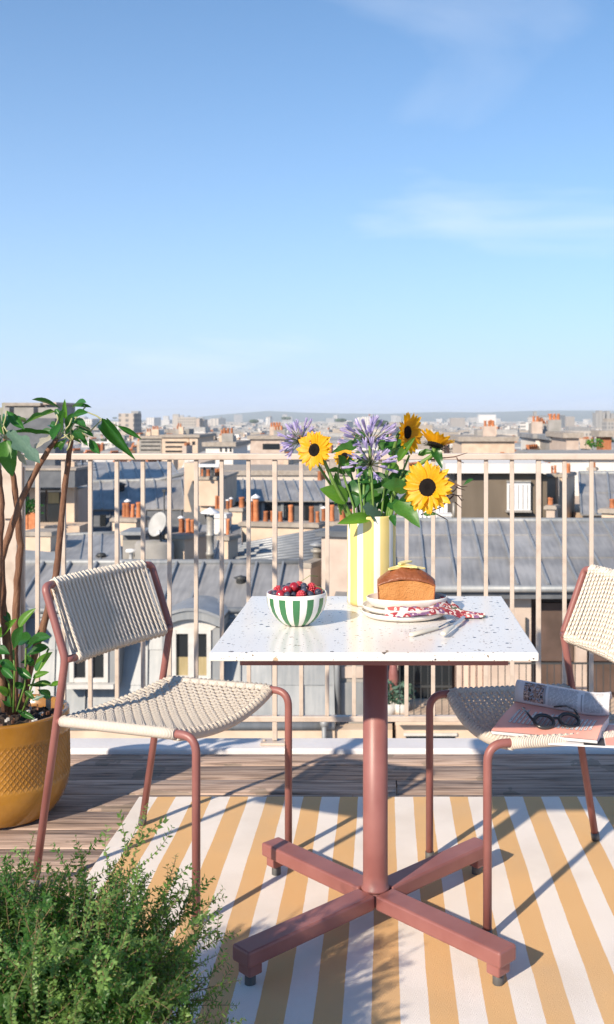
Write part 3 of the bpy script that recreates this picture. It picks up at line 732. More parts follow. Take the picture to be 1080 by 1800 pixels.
m_ = MB(); m_.lathe([(.22,-.3),(.2,.2),(.3,.28),(.001,.4)], 10, P(212, 862, 48.6)); m_.build('roof_vent', DARKM, Eb, world=True)
fr(Eb, 'skylight', 176, 905, 186, 928, 45.3, .1, DARKG); fr(Eb, 'skylight', 235, 905, 246, 928, 45.3, .1, DARKG)
an = thing('roof_aerial', 'thin television aerial standing on the left zinc roof', 'aerial', P(146, 850, 45))
m_ = MB(); m_.tube([(0,0,0), (0,0,1.1)], .02, 6); m_.build('mast', DARKM, an)
for k in range(5): m_ = MB(); m_.tube([(-.5+.06*k,0,.55+.12*k), (.6-.05*k,.2,.58+.12*k)], .012, 5); m_.build('rod', DARKM, an)
# F: cream party wall with pots in the middle
Fb = thing('party_wall_block', 'tall cream party wall rising between two zinc roofs', 'building', (PX(365, 43), 45, GZ))
fr(Fb, 'wall', 352, 842, 392, 900, 42, 4, STUC); fr(Fb, 'wall', 324, 814, 352, 900, 44, 4, STUC); fr(Fb, 'coping', 350, 838, 394, 842, 41.9, 4.2, CAPM)
m_ = MB(); m_.prism([P(338, 846, 43.5), P(352, 880, 43.5), P(376, 960, 43.5), P(352, 960, 43.5), P(330, 870, 43.5)], (0, .6, 0)); m_.build('curved_hip', SLATE, Fb, world=True)
chimney('pale chimney head with white cowl and orange pots on party wall', 349, 389, 838, 846, 41.8, .9, -8, STUC, [(354,826,8),(363,826,8),(378,825,8),(386,824,8)], down=1)
cw = thing('chimney_cowl', 'white flat cowl on dark legs above the party wall', 'cowl', P(367, 838, 41.4))
m_ = MB(); m_.box((0,0,.45), (.9,.5,.1)); m_.build('cowl_plate', WMET, cw)
for s in (-1, 1): m_ = MB(); m_.box((s*.16,0,.2), (.1,.12,.42)); m_.build('cowl_leg', DARKM, cw)
chimney('short cream chimney bearing five thin orange pots before party wall', 370, 412, 896, 925, 39, .7, -20, STUC, [(376,873,6),(383,874,6),(388,877,6),(398,882,6),(404,879,6)], down=2)
chimney('small cream chimney with sooty black cowl', 407, 436, 893, 918, 38, .6, -20, STUC, [(424,875,11)], down=2, capm=CAPM)

# G: zinc roof in the middle
Gb = thing('long_zinc_house', 'long pale zinc roof with dark attic storey behind orange pots', 'building', (PX(500, 47), 49, GZ))
rl, rr, er, el = P(392, 843, 49), P(640, 846, 49), P(668, 881, 45.5), P(392, 881, 45.5)
sheet_roof(Gb, rl, rr, er, el, 14, ZINC, courses=(1.0,), sw=.07, sh=.055)
slab(Gb, 'wall', PX(392, 45.7), PX(670, 45.7), 45.8, 52, GZ, PZ(882, 45.7), SLATE)
for k in range(7): fr(Gb, 'attic_window', 400+k*34, 886, 414+k*34, 914, 45.74, .05, DARKG)
for k in range(8): fr(Gb, 'attic_pilaster', 392+k*34, 884, 397+k*34, 916, 45.72, .07, ZINC_D)
chimney('long peach chimney wall topped by a row of terracotta pots', 424, 566, 919, 962, 33, .7, -12, STUC,
        [(437,885,11),(447,880,12),(464,901,10),(477,900,9),(491,901,9),(510,889,10),(547,891,10),(558,900,8)], down=3, capo=.1)
chimney('cream chimney with four orange pots behind the vase', 562, 640, 918, 945, 34.5, .7, -10, STUC, [(567,897,9),(583,889,9),(602,897,12),(616,897,10)], down=3)
# I: ribbed slope under the peach wall
Ib = thing('ribbed_roof', 'dark ribbed lean-to roof under the peach chimney wall', 'roof', (PX(480, 31), 31, GZ))
q = [P(408, 962, 32.2), P(580, 930, 32.4), P(572, 985, 29), P(400, 1002, 29)]
m_ = MB(); m_.prism(q, (0, .3, -.5)); m_.build('roof_deck', SLATE, Ib, world=True)
for k in range(10):
    t = (k+.5)/10; a = lerp(q[0], q[3], t); b = lerp(q[1], q[2], t); m_ = MB(); m_.tube([a+Vector((0,-.03,.06)), b+Vector((0,-.03,.06))], .055, 6); m_.build('roof_rib', ZINC_S, Ib, world=True)
slab(Ib, 'wall', PX(408, 31), PX(570, 31), 30.6, 33.6, GZ, PZ(995, 30.6), STUC_G)
vp = thing('vent_pipe', 'zinc vent pipe with flared cap beside the ribbed roof', 'vent pipe', P(558, 1000, 26.6))
m_ = MB(); m_.lathe([(.11,-.5),(.11,.42),(.17,.44),(.17,.50),(.11,.5),(.11,.56),(.001,.56)], 12); m_.build('pipe', GALV, vp)
m_ = MB(); m_.lathe([(.001,.62),(.20,.60),(.20,.64),(.001,.70)], 12); m_.build('cap', ZINC_S, vp)
# J K L M: chimneys in front of the roofs
chimney('cream chimney with four orange pots in a row near the dish', 293, 356, 940, 986, 29.5, 1.0, -30, STUC, [(305,916,9),(314,917,8),(324,915,9),(334,916,9)], down=2)
chimney('narrow cream chimney right of the grey flue pipe', 386, 414, 942, 984, 29.8, .6, -20, STUC, [(397,914,7)], down=2)
chimney('squat white chimney head behind the flue pipe', 366, 402, 904, 925, 33, .6, -8, STUC_W, [], down=2, capo=.04, capm=STUC_W)
chimney('cream chimney with dark pots between the left balusters', 196, 252, 911, 937, 36, .8, -16, STUC, [(213,886,9),(220,885,9),(228,888,8),(241,884,11)], down=3)
fp = thing('flue_pipe', 'grey metal flue pipe with white hat on the zinc roofs', 'flue', P(370, 992, 28.6))
m_ = MB(); m_.lathe([(.105,-1),(.105,.25),(.125,.26),(.125,.33),(.105,.34),(.105,.78),(.12,.79),(.12,.84),(.105,.85),(.105,1.36),(.001,1.36)], 14); m_.build('pipe', GALV, fp)
m_ = MB(); m_.lathe([(.27,1.42),(.27,1.44),(.001,1.58)], 14); m_.build('cap', WMET, fp)
for a in range(3): m_ = MB(); m_.box((.09*math.cos(a*2.1), .09*math.sin(a*2.1), 1.38), (.015,.015,.14)); m_.build('cap_leg', DARKM, fp)
m_ = MB(); m_.tube([(.1,0,.8), (.42,.1,.82)], .015, 6); m_.build('bracket', DARKM, fp)
fr_ = thing('zinc_hip_roof', 'small sloping zinc roof behind the flue pipe', 'roof', (PX(380, 31), 31, GZ))
sheet_roof(fr_, P(352, 922, 34), P(424, 922, 34), P(424, 985, 30.6), P(330, 985, 30.6), 4, ZINC, courses=(1.0,))
slab(fr_, 'wall', PX(335, 31), PX(424, 31), 30.8, 35, GZ, PZ(985, 30.7)-.03, STUC_G)
ds = thing('satellite_dish', 'grey satellite dish beside a thin mast on the roofs', 'satellite dish', P(283, 955, 29))
m_ = MB(); m_.tube([(0,0,-.6), (0,0,.45)], .03, 8); m_.build('bracket', DARKM, ds)
rot = frame((.0,-.12,.52), (.3,-.25,0), (-.35,-.85,.35))
m_ = MB(); m_.lathe([(.001,0),(.12,.01),(.25,.05),(.35,.11),(.36,.10),(.25,.03),(.001,-.02)], 20); dd = m_.build('dish', GREYP, ds); dd.matrix_basis = rot
m_ = MB(); m_.tube([(0,.2,.45),(.05,-.5,.35)], .012, 6); m_.build('feed_arm', DARKM, ds); m_ = MB(); m_.box((.05,-.52,.36), (.07,.1,.07)); m_.build('feed_horn', WMET, ds)
ms = thing('roof_mast', 'thin dark mast rising behind the satellite dish', 'mast', P(289, 955, 29.4))
m_ = MB(); m_.tube([(0,0,-.6),(0,0,1.48)], .022, 8); m_.build('pole', DARKM, ms); m_ = MB(); m_.box((0,0,1.5), (.09,.09,.08)); m_.build('head', DARKM, ms)
wt = thing('rounded_wall', 'rounded grey parapet below the satellite dish', 'parapet', P(272, 1000, 29.2))
m_ = MB(); m_.lathe([(.55,-2),(.55,.70),(.50,.78),(.001,.82)], 24, sx=1, sy=.8); m_.build('wall', STUC_G, wt)
# P: plain zinc slope above the left chair
Pb = thing('smooth_zinc_roof', 'smooth grey zinc slope above the left chair back', 'roof', (PX(160, 31), 31, GZ))
rl, rr, er, el = P(86, 942, 34), P(210, 937, 34), P(215, 1001, 29), P(60, 1004, 29)
sheet_roof(Pb, rl, rr, er, el, 4, ZINC, courses=(1.0,), sw=.04, sh=.02)
slab(Pb, 'wall', PX(60, 29.2), PX(250, 29.2), 29.1, 34.4, GZ, er.z-.02, STUC_G)
m_ = MB(); m_.tube([rl, rr], .08, 8); m_.build('ridge_roll', ZINC_D, Pb, world=True)
m_ = MB(); m_.lathe([(.09,-.2),(.09,.06),(.17,.08),(.12,.16),(.001,.18)], 12, P(178, 982, 30.6)); m_.build('roof_vent', DARKM, Pb, world=True)
gb = thing('grey_vent_block', 'grey block with stepped slab top between two chimneys', 'rooftop block', P(230, 1010, 29.6))
fr(gb, 'wall', 216, 950, 249, 1010, 29.6, 1, STUC_G); fr(gb, 'slab', 212, 935, 252, 941, 29.5, 1.2, ZINC_D); fr(gb, 'wall', 216, 941, 249, 949.6, 29.75, .8, SLATE)
m_ = MB(); m_.lathe([(.06,-.3),(.06,.05),(.17,.08),(.15,.15),(.001,.17)], 12, P(231, 975, 29.3)); m_.build('roof_vent', WMET, gb, world=True)
# O: dark terrace building on the left
O = thing('terrace_building', 'darker terraced building at left with awning and planted balcony', 'building', (PX(70, 40), 42, GZ))
fr(O, 'wall', -60, 860, 138, 990, 40.2, 1.6, STUC_P); fr(O, 'parapet', -60, 826, 132, 857, 39, 2, SLATE); fr(O, 'parapet_top', -62, 823, 134, 827, 38.95, 2.1, CAPM)
fr(O, 'upper_wall', -60, 735, 97, 826, 42.5, 1.2, SLATE); fr(O, 'wall_pier', 112, 812, 131, 918, 40.0, .4, STUC); fr(O, 'wall_pier', 52, 858, 64, 912, 40.1, .2, STUC)
for a, b in ((36, 51), (65, 80), (84, 112), (116, 124)):
    w_ = fr(O, 'window', a, 864, b, 922, 40.08, .1, DARKG); fr(w_, 'window_frame', a, 862, b, 865, 40.02, .1, FRAMEW)
fr(O, 'curtain', 85, 866, 104, 885, 40.05, .03, CURT)
fr(O, 'balcony_wall', 36, 925, 140, 945, 38.5, 1.5, STUC)
for k in range(3): m_ = MB(); m_.box((PX(6+k*42, 43), 43, PZ(727, 43)), (.8, .8, .5)); m_.build('roof_box', STUC_G, O, world=True)
ob = thing('rooftop_block', 'grey concrete roof block with flat lid at upper left', 'rooftop housing', P(40, 740, 46))
fr(ob, 'wall', 8, 714, 66, 740, 46, 3, STUC_G); fr(ob, 'slab', 4, 708, 71, 713.6, 45.7, 3.6, CAPM); 
ob2 = thing('rooftop_block', 'narrow grey roof block right of the flat lidded one', 'rooftop housing', P(88, 745, 46))
fr(ob2, 'wall', 78, 711, 97, 745, 46, 3, STUC_G); fr(ob2, 'slab', 76, 707, 99, 711, 45.8, 3.4, STUC_P)
for k, px in enumerate((45, 58)):
    pl_ = thing('planter_box', ['orange planter box at left end of opposite balcony', 'orange planter box beside dark window of opposite balcony'][k], 'planter', P(px, 930, 37.6))
    m_ = MB(); m_.box((0,0,.3), (.24,.24,.6)); m_.build('box', TERRA, pl_); m_ = MB()
    for j in range(70):
        c = Vector((R.gauss(0,.18), R.gauss(0,.12), .8+R.gauss(0,.15))); e = Vector((R.gauss(0,1), R.gauss(0,1), R.gauss(0,1))).normalized()*.08; f_ = e.orthogonal().normalized()*.05
        m_.add([c-e, c+f_, c+e, c-f_], [(0,1,2,3)])
    m_.build('foliage', LEAF_D, pl_)
chimney('low cream wall block under the orange planters', 38, 96, 935, 978, 31.5, 1.0, -6, STUC, [], down=3, capo=.06, cat='wall')
lv = thing('louvre_roof', 'grey metal louvres beside the plant stems at left', 'louvres', (PX(60, 29), 29, GZ))
for k in range(7): m_ = MB(); m_.box(P(66+R.uniform(-3,3), 974+k*4.5, 29.5-.1*k), (1.4, .25, .03), rot=Matrix.Rotation(.5, 3, 'X')@Matrix.Rotation(.1, 3, 'Y')); m_.build('louvre', ZINC_S, lv, world=True)
slab(lv, 'wall', PX(30, 29), PX(95, 29), 29.6, 31, GZ, PZ(1000, 29.6), SLATE)
# row just past the railing: a few named ones
def block(label, p0, p1, q0, q1, Y, dep, mt, win=(), name='apartment_block', cat='building', rm=None):
    t_ = thing(name, label, cat, (PX((p0+p1)/2, Y), Y+dep/2, GZ))
    z0 = max(GZ, PZ(q1, Y)-6)
    slab(t_, 'wall', PX(p0, Y), PX(p1, Y), Y, Y+dep, GZ, PZ(q0, Y), mt)
    slab(t_, 'roof', PX(p0, Y)-.3, PX(p1, Y)+.3, Y-.3, Y+dep+.3, PZ(q0, Y)+.003, PZ(q0, Y)+.4, rm or CAPM)
    if cat == 'building' and p1-p0 > 24:
        RB = random.Random(int(p0*7+q0)); zz = PZ(q0, Y)+.4; wx = PX(p1, Y)-PX(p0, Y)
        for q in range(RB.randint(2, 3)):
            xx = PX(p0, Y)+wx*RB.uniform(.1, .9); yy = Y+dep*RB.uniform(.15, .7); cw_ = RB.uniform(.6, 1.6)
            c_ = slab(t_, 'chimney', xx-cw_/2, xx+cw_/2, yy, yy+.7, zz, zz+RB.uniform(.6, 1.3), RB.choice((STUC, STUC_P, STUC_G)))
            top = max((c_.matrix_basis@Vector(v.co)).z for v in c_.data.vertices)
            for e in range(int(cw_/.35)):
                o = inst(pot_mesh(.5, .13), c_); o.location = Vector((xx-cw_/2+.2+e*.35, yy+.35, 0))-root_loc(t_)*1.0; o.location.z = top
        xx = PX(p0, Y)+wx*RB.uniform(.2, .6); slab(t_, 'roof_hut', xx, xx+wx*.18, Y+dep*.5, Y+dep*.8, zz, zz+RB.uniform(.5, 1.1), RB.choice((STUC_W, STUC_G, ZINC)))
    for (a, b, c, d) in win:
        fr(t_, 'window', a, b, c, d, Y-.06, .1, DARKG)
    return t_
block('beige apartment block with two rows of window bands above railing', 285, 332, 769, 800, 150, 14, STUC, [(291,776,328,779),(291,784,328,787),(291,792,328,795)])
block('beige block with a single dark window next to banded apartments', 333, 348, 769, 800, 148, 14, STUC, [(338,776,343,782)])
block('white house front with small arched windows above railing', 362, 410, 785, 805, 95, 10, STUC_W, [(387,787,390,794),(396,787,399,794),(404,787,407,794)])
block('grey green glass office block beyond the tree leaf', 245, 284, 771, 800, 160, 12, STUC_G, [(248,776,282,778),(248,783,282,785),(248,790,282,792)])
block('low tan building behind the left lilac flower', 440, 500, 772, 800, 120, 12, STUC_P, [(462,780,492,790)])
block('wide tan gable behind the right sunflower', 812, 905, 776, 802, 88, 12, STUC)
block('white flat topped house right of tan gable', 942, 976, 771, 800, 92, 10, STUC_W, rm=ZINC)
block('pale pink chimney wall block near right end of railing', 996, 1018, 770, 800, 78, 8, STUC_P)
block('dark red brick chimney block at right end of railing', 1060, 1075, 768, 805, 66, 2, TERRA)
block('grey roof block between white and pink houses', 972, 1000, 774, 800, 85, 8, STUC_G, rm=ZINC_D)
block('tall pale tower on the left horizon', 231, 243, 723, 760, 2600, 30, STUC_G, name='tower_block', cat='tower')
block('thin grey tower on the right horizon', 939, 944, 724, 760, 1700, 12, STUC_G, name='tower_block', cat='tower')
block('pink tinted tower pair behind the grey roof, left one', 343, 351, 736, 760, 1250, 25, STUC_P, name='tower_block', cat='tower')
block('pink tinted tower pair behind the grey roof, right one', 353, 359, 738, 760, 1260, 25, STUC_P, name='tower_block', cat='tower')
for i, (a, b, q) in enumerate(((1048,1053,726),(1053.5,1059,722),(1059.5,1064,725),(1067,1073,723),(1074.5,1080,727))):
    block('pale grey high rise in the cluster at far right', a, b, q, 760, 2300, 40, STUC_G, name='tower_block', cat='tower')['group'] = 'far high rises at right'
block('broad white slab block on the far hillside', 842, 872, 729, 750, 4200, 60, STUC_W, name='tower_block', cat='tower')
block('dark slab tower on the horizon behind right roofs', 982, 994, 730, 752, 2600, 40, SLATE, name='tower_block', cat='tower')

# ---------------------------------------------------------------- the city beyond, row after row
FARM = [mat_far('far_cream', (.56,.50,.44)), mat_far('far_beige', (.46,.40,.35)), mat_far('far_white', (.66,.63,.60)), mat_far('far_grey', (.42,.40,.38))]
FKIND = ['cream plastered town house among the distant rooftops', 'beige plastered town house among the distant rooftops', 'whitewashed town house among the distant rooftops', 'grey plastered town house among the distant rooftops']
FROOF = [ZINC, ZINC_D, CAPM, STUC_W]
wm_ = MB(); wm_.box((0,0,0), (1.05,.1,1.7)); wmesh = wm_.mesh('window', DARKG)
def town(X, Y, z, wd, dp, yaw, kind, detail):
    H = z-GZ; rf = R.choice((0, 0, 0, 1, 1, 1, 2, 3)); lb = FKIND[kind].replace('town house', 'town house with '+('pale hipped zinc roof', 'dark hipped zinc roof', 'flat stone coloured roof', 'flat white roof')[rf]); t_ = thing('town_house', lb, 'building', (X, Y, GZ), yaw, lb.replace(' among the distant rooftops', 's in the distance'))
    rh = R.uniform(1.4, 3.2) if rf in (0, 1) else .4
    wl = MB(); wl.box((0,0,(H-rh)/2), (wd, dp, H-rh)); wl.build('wall', FARM[kind], t_)
    r_ = MB(); h0 = H-rh
    if rh > 1:
        a, b = wd/2+.15, dp/2+.15; i1 = .8; h1 = h0+rh*.72; i2 = min(b-.2, 2.6)
        vs = []
        for (ins, hh) in ((0, h0+.003), (i1, h1), (i2, h0+rh)):
            vs += [(-a+ins,-b+ins,hh), (a-ins,-b+ins,hh), (a-ins,b-ins,hh), (-a+ins,b-ins,hh)]
        fs = [(k+j, k+(j+1) % 4, k+4+(j+1) % 4, k+4+j) for k in (0, 4) for j in range(4)]+[(8,9,10,11),(3,2,1,0)]
        r_.add(vs, fs)
    else:
        r_.box((0,0,h0+.2), (wd+.4, dp+.4, .39)); r_.box((R.uniform(-wd*.25, wd*.25), 0, h0+.9), (wd*.25, dp*.4, 1.0))
    r_.build('roof', FROOF[rf], t_)
    if 0 < detail and Y < 260 and R.random() < .4:
        a_ = MB(); ax, ay = R.uniform(-wd*.3, wd*.3), R.uniform(-1, 1); a_.tube([(ax, ay, H-.5), (ax, ay, H+1.9)], .03, 5)
        for q in range(4): a_.tube([(ax-.5+.06*q, ay, H+1.0+.22*q), (ax+.5-.06*q, ay, H+1.0+.22*q)], .018, 4)
        a_.build('aerial', DARKM, t_)
    if detail > 0:
        for e in (-1, 1):
            if R.random() < .8:
                ch = MB(); yl = R.uniform(-dp*.2, dp*.2); ch.box((e*(wd/2-.3), yl, H-.2), (.55, min(dp*.5, 3.5), 1.9)); c_ = ch.build('chimney', R.choice((STUC, STUC, STUC_P, TERRA)), t_)
                if detail > 1:
                    for k in range(R.randint(2, 5)):
                        o = inst(pot_mesh(.6, .16), c_); o.location = (e*(wd/2-.3), yl-1.0+k*.5, H+.75)
                else:
                    ch = MB()
                    for k in range(4): ch.box((e*(wd/2-.3), yl-1+k*.6, H+.95), (.3, .3, .4))
                    ch.build('chimney_pots', TERRA, c_)
    if detail > 1:
        nx = int(wd/2.6)
        for i in range(nx):
            for k in range(2):
                o = inst(wmesh, t_); o.location = ((i-(nx-1)/2)*2.5, -dp/2-.02, h0-1.9-3.1*k)
def roofz(Y):
    pts = [(300,-5.2),(420,-7.5),(560,-10.5),(800,-14.5),(1200,-18.5),(2000,-22.5),(3000,-25),(5000,-27),(9000,-29)]
    for (a, za), (b, zb) in zip(pts, pts[1:]):
        if Y <= b: return za+(zb-za)*(Y-a)/(b-a)
    return -29
rows = [56, 64, 74, 86, 100, 118, 140, 168, 200, 240, 290, 350, 425, 520]
cnt = 0
for Y in rows:
    x = -.42*Y-6
    while x < .27*Y+8:
        wd = R.uniform(8, 15) if Y < 130 else R.uniform(6, 13); dp = R.uniform(7, 11)
        z = (-2.9-1.75*math.log(Y/58) if Y < 300 else roofz(Y))+R.gauss(0, .45+min(Y, 250)*.0022)
        px = 677+F*x/Y; pw = F*wd/Y
        skip = (Y < 70 and (px < 330 or 800 < px+pw*.5 < 1130 or 330 < px < 420))
        if not skip and R.random() > .06:
            z = min(z, PZ(775-R.uniform(0,12)*(Y > 150), Y) if Y < 500 else 5)
            town(x+wd/2, Y+R.uniform(-3, 3), z, wd, dp, rad(R.uniform(-34, 18)), R.choice((0,0,1,1,2,2,3)), 2 if Y < 76 else 1); cnt += 1
        x += wd*R.uniform(1.0, 1.35)
far = MB(); Y = 580.0; RF = random.Random(21)
while Y < 8200:
    x = -.45*Y
    while x < .30*Y:
        wd = RF.uniform(9, 26)*(1+Y/5200); dp = wd*RF.uniform(.5, .9)
        z = roofz(Y)+RF.gauss(0, 2.2)+(RF.random() < .03)*RF.uniform(5, 16)*(1+Y/3000)
        yaw = RF.uniform(-.7, .3); yy = Y+RF.uniform(-.02, .02)*Y; k = RF.choice((0,0,0,1,1,2,2,2,3))
        if RF.random() < .90:
            far.box((x, yy, (z-54)/2), (wd, dp, z+54), yaw, k)
            if RF.random() < .55: far.box((x, yy, z+1.3), (wd*.93, dp*.8, 2.6), yaw, RF.choice((4,4,5)))
            if RF.random() < .3: far.box((x+wd*.25, yy, z+3), (wd*.1, dp*.3, 3), yaw, RF.choice((0,2,6)))
        else:
            for q in range(3): far.ball((x+RF.uniform(-8,8), yy, z-6), 9, 6, 4, 7, (1.3,1,.6))
        x += wd*RF.uniform(.95, 1.5)
    Y *= 1.052
fo = far.build('distant_city', FARM+[ZINC, CAPM, TERRA, TREE]); tag(fo, 'hazy mass of pale buildings reaching to the hills', 'city', kind='stuff')
# trees between the houses
def clump(seed, n=150):
    rr = random.Random(seed); m_ = MB()
    for k in range(n):
        d = Vector((rr.gauss(0,1), rr.gauss(0,1), rr.gauss(0,.8))).normalized(); c = d*rr.uniform(.55, 1.0); c.z = c.z*.8
        c *= 1+.25*noise.noise(d*2.0+Vector((seed,0,0)))
        e = Vector((rr.gauss(0,1), rr.gauss(0,1), rr.gauss(0,1))).normalized()*.22; f_ = e.orthogonal().normalized()*.16
        m_.add([c-e, c+f_, c+e, c-f_], [(0,1,2,3)])
    return m_
CL = [clump(s).mesh('crown', TREE) for s in range(4)]
tk = MB(); tk.tube([(0,0,0),(0,0,5),(.2,0,12)], [.3,.25,.12], 6); tkm = tk.mesh('trunk', TRUNK)
for k in range(34):
    Y = R.choice((130, 180, 220, 270, 320, 390, 470, 560)); X = R.uniform(-.40, .26)*Y
    z = (-2.9-1.75*math.log(Y/58) if Y < 300 else roofz(Y))+R.uniform(-1.5, .6)
    t_ = thing('city_tree', 'dark green tree top showing between distant roofs', 'tree', (X, Y, GZ), 0, 'trees between the distant houses')
    o = inst(tkm, t_); o.scale = (1, 1, (z-GZ-3)/12)
    s = R.uniform(3, 5.5); o = inst(R.choice(CL), t_, Matrix.Translation((0,0,z-GZ-s*.7))@Matrix.Diagonal((s*1.3, s, s, 1)))
yt = thing('yellow_tree', 'yellow green treetop above the railing near red brick chimney', 'tree', (PX(1046, 60), 60, GZ))
o = inst(tkm, yt); o.scale = (.6, .6, 1.6); o = inst(clump(9, 90).mesh('crown', LEAF_B), yt, Matrix.Translation((0,0,PZ(779,60)-GZ))@Matrix.Diagonal((.55,.5,.42,1)))

# ---------------------------------------------------------------- bistro table
TX, TY, TH = -.0235, 2.54, .747
ta = thing('bistro_table', 'square white terrazzo bistro table on a brick red pedestal with crossed feet', 'table', (TX, TY, 0))
m_ = MB(); m_.box((0, 0, TH-.009), (.70, .70, .018)); m_.build('tabletop', TERR, ta, bevel=.0025)
m_ = MB(); m_.box((0, 0, TH-.0295), (.585, .585, .0225)); m_.build('support_plate', RED, ta, bevel=.002)
m_ = MB(); m_.lathe([(.001, .088), (.0345, .088), (.0345, .094), (.031, .097), (.0305, .13), (.0305, TH-.0415), (.001, TH-.0415)], 40); m_.build('column', RED, ta)
for k in range(4):
    a = rad(45+90*k); d = Vector((math.cos(a), math.sin(a), 0))
    m_ = MB(); m_.box(d*.2215+Vector((0,0,.072)), (.383, .060, .036), rz=a); lg = m_.build('leg', RED, ta, bevel=.005)
    m_ = MB(); m_.box(d*.385+Vector((0,0,.041)), (.036, .042, .027), rz=a); m_.build('leg_pad', RED, lg, bevel=.004)
    m_ = MB(); m_.lathe([(.001,.001),(.0115,.001),(.0125,.004),(.0125,.022),(.009,.028),(.001,.028)], 20, d*.385); m_.build('foot', RUBBER, lg)
m_ = MB(); m_.box((0,0,.0712), (.066,.066,.034)); m_.build('hub', RED, ta, bevel=.004)

# ---------------------------------------------------------------- rope chairs
def make_chair():
    c = thing('rope_chair', '', 'chair')
    W, r, rw = .228, .0105, .0145
    KX, KZ, TPX, TPZ, SX_ = -.153, .613, -.222, .797, -.180
    for s in (-1, 1):
        m_ = MB()
        pts = [(-.255, s*W, .012), (KX, s*W, KZ), (TPX, s*W, TPZ), (TPX-.004, s*(W-.036), TPZ+.001)]
        m_.tube(fillet(pts, [.05, .042], 8), r, 14); rl_ = m_.build('back_leg', RED, c)
        m_ = MB(); m_.tube([(-.2565, s*W, .001), (-.2535, s*W, .022)], .0122, 14); m_.build('foot_cap', RUBBER, rl_)
        m_ = MB(); m_.tube(fillet([(.165, s*W, .4605), (.255, s*W, .462), (.255, s*W, .012)], [.062], 10), r, 14); fl = m_.build('front_leg', RED, c)
        m_ = MB(); m_.tube([(.255, s*W, .001), (.255, s*W, .022)], .0122, 14); m_.build('foot_cap', RUBBER, fl)
        m_ = MB(); m_.tube([(SX_, s*W, .449), (-.15, s*W, .4497)], r*.95, 12); m_.build('rail_stub', RED, c)
        m_ = MB(); m_.tube([(-.163+.36*t/10, s*W, .449+.0115*t/10) for t in range(11)], rw, 14); m_.build('wrapped_side_rail', ROPE_X, c)
        m_ = MB(); m_.tube([(KX+.002, s*W, KZ-.002), (KX+.004, s*(W-.034), KZ-.003)], r*.9, 12); m_.build('rail_stub', RED, c)
    def bow(y): return -.016*(1-(y/.195)**2)
    n = 24; ys = [-.194+.388*i/n for i in range(n+1)]
    m_ = MB(); m_.tube([(TPX-.004+bow(y), y, TPZ+.001) for y in ys], .0135, 14); m_.build('wrapped_top_rail', ROPE_Y, c)
    m_ = MB(); m_.tube([(KX+.004+bow(y), y, KZ-.003) for y in ys], .0135, 14); m_.build('wrapped_lower_rail', ROPE_Y, c)
    nb = 24
    for i in range(nb):
        y = -.186+.372*i/(nb-1)
        for lay in (0, 1):
            yt = y+(.0035 if lay else 0)+R.uniform(-.001, .001); yb = y+(-.004 if lay else .002)+R.uniform(-.0012, .0012)+(0 if not lay else .006)
            yt = max(-.19, min(.19, yt)); yb = max(-.19, min(.19, yb))
            a = Vector((TPX-.004+bow(yt)+(.013 if not lay else -.012), yt, TPZ-.002)); b = Vector((KX+.004+bow(yb)+(.013 if not lay else -.012), yb, KZ+.001))
            a2 = Vector((TPX-.004+bow(yt), yt, TPZ+.0165)); b2 = Vector((KX+.004+bow(yb), yb, KZ-.0195))
            m_ = MB(); m_.tube([a2, a+Vector((0,0,.008)), a, lerp(a, b, .35)+Vector((-.0015,0,0)), lerp(a, b, .7)+Vector((-.0015,0,0)), b, b+Vector((0,0,-.008)), b2], .0049 if not lay else .0042, 7, up=(1,0,0), flat=.85); m_.build('back_cord', ROPE_S, c)
    # seat: rails front and rear, then the woven cords
    def seat(a, b):
        q = 1-(2*b-1)**2
        x = lerp(-.163, .188+.012*q, a); y = (b-.5)*2*(W-.002)
        z = .449+.0115*a-q*(.008+.020*a)-.012*math.sin(math.pi*a)*q
        return Vector((x, y, z))
    m_ = MB(); m_.tube([seat(0, .015+.97*i/24)+Vector((0,0,-.004)) for i in range(25)], .0115, 12); m_.build('wrapped_rear_rail', ROPE_Y, c)
    m_ = MB(); m_.tube([seat(1, .0+1.0*i/24)+Vector((.004,0,-.004)) for i in range(25)], .0145, 14); m_.build('wrapped_front_rail', ROPE_Y, c)
    NA, NB_ = 22, 25; amp = .0034
    for i in range(NA):
        a = (i+.6)/(NA+.2); path = []
        for j in range(-1, 2*NB_+1):
            b = max(0, min(1, (j+.5)/(2*NB_))); p = seat(a, b)
            ph = math.cos(math.pi*((j-.5)/2)) * (1 if i % 2 else -1)
            path.append(p+Vector((.0008*noise.noise(Vector((i*3.1, j*.7, 0))), 0, .006+amp*ph)))
        path = [seat(a, 0)+Vector((0, -.012, .002)), seat(a, 0)+Vector((0,-.004,.0145))]+path[2:-2]+[seat(a, 1)+Vector((0,.004,.0145)), seat(a, 1)+Vector((0, .012, .002))]
        m_ = MB(); m_.tube(path, .0054, 6, up=(0,0,1), flat=.56); m_.build('seat_cord', ROPE_W, c)
    for j in range(NB_):
        b = (j+.5)/NB_; path = []
        for i in range(-1, 2*NA+2):
            a = max(0, min(1, (i+1.2)/(2*(NA+.2)))); p = seat(a, b)
            k = (i-0.0)/2; ph = -math.cos(math.pi*k)*(1 if j % 2 == 0 else -1)
            path.append(p+Vector((0, .0008*noise.noise(Vector((j*2.3, i*.7, 9))), .006+amp*ph)))
        path = [seat(0, b)+Vector((-.011,0,-.004)), seat(0, b)+Vector((-.004,0,.010))]+path[2:-2]+[seat(1, b)+Vector((.006,0,.0125)), seat(1, b)+Vector((.017,0,.001))]
        m_ = MB(); m_.tube(path, .0058, 6, up=(0,0,1), flat=.54); m_.build('seat_cord', ROPE_W, c)
    return c
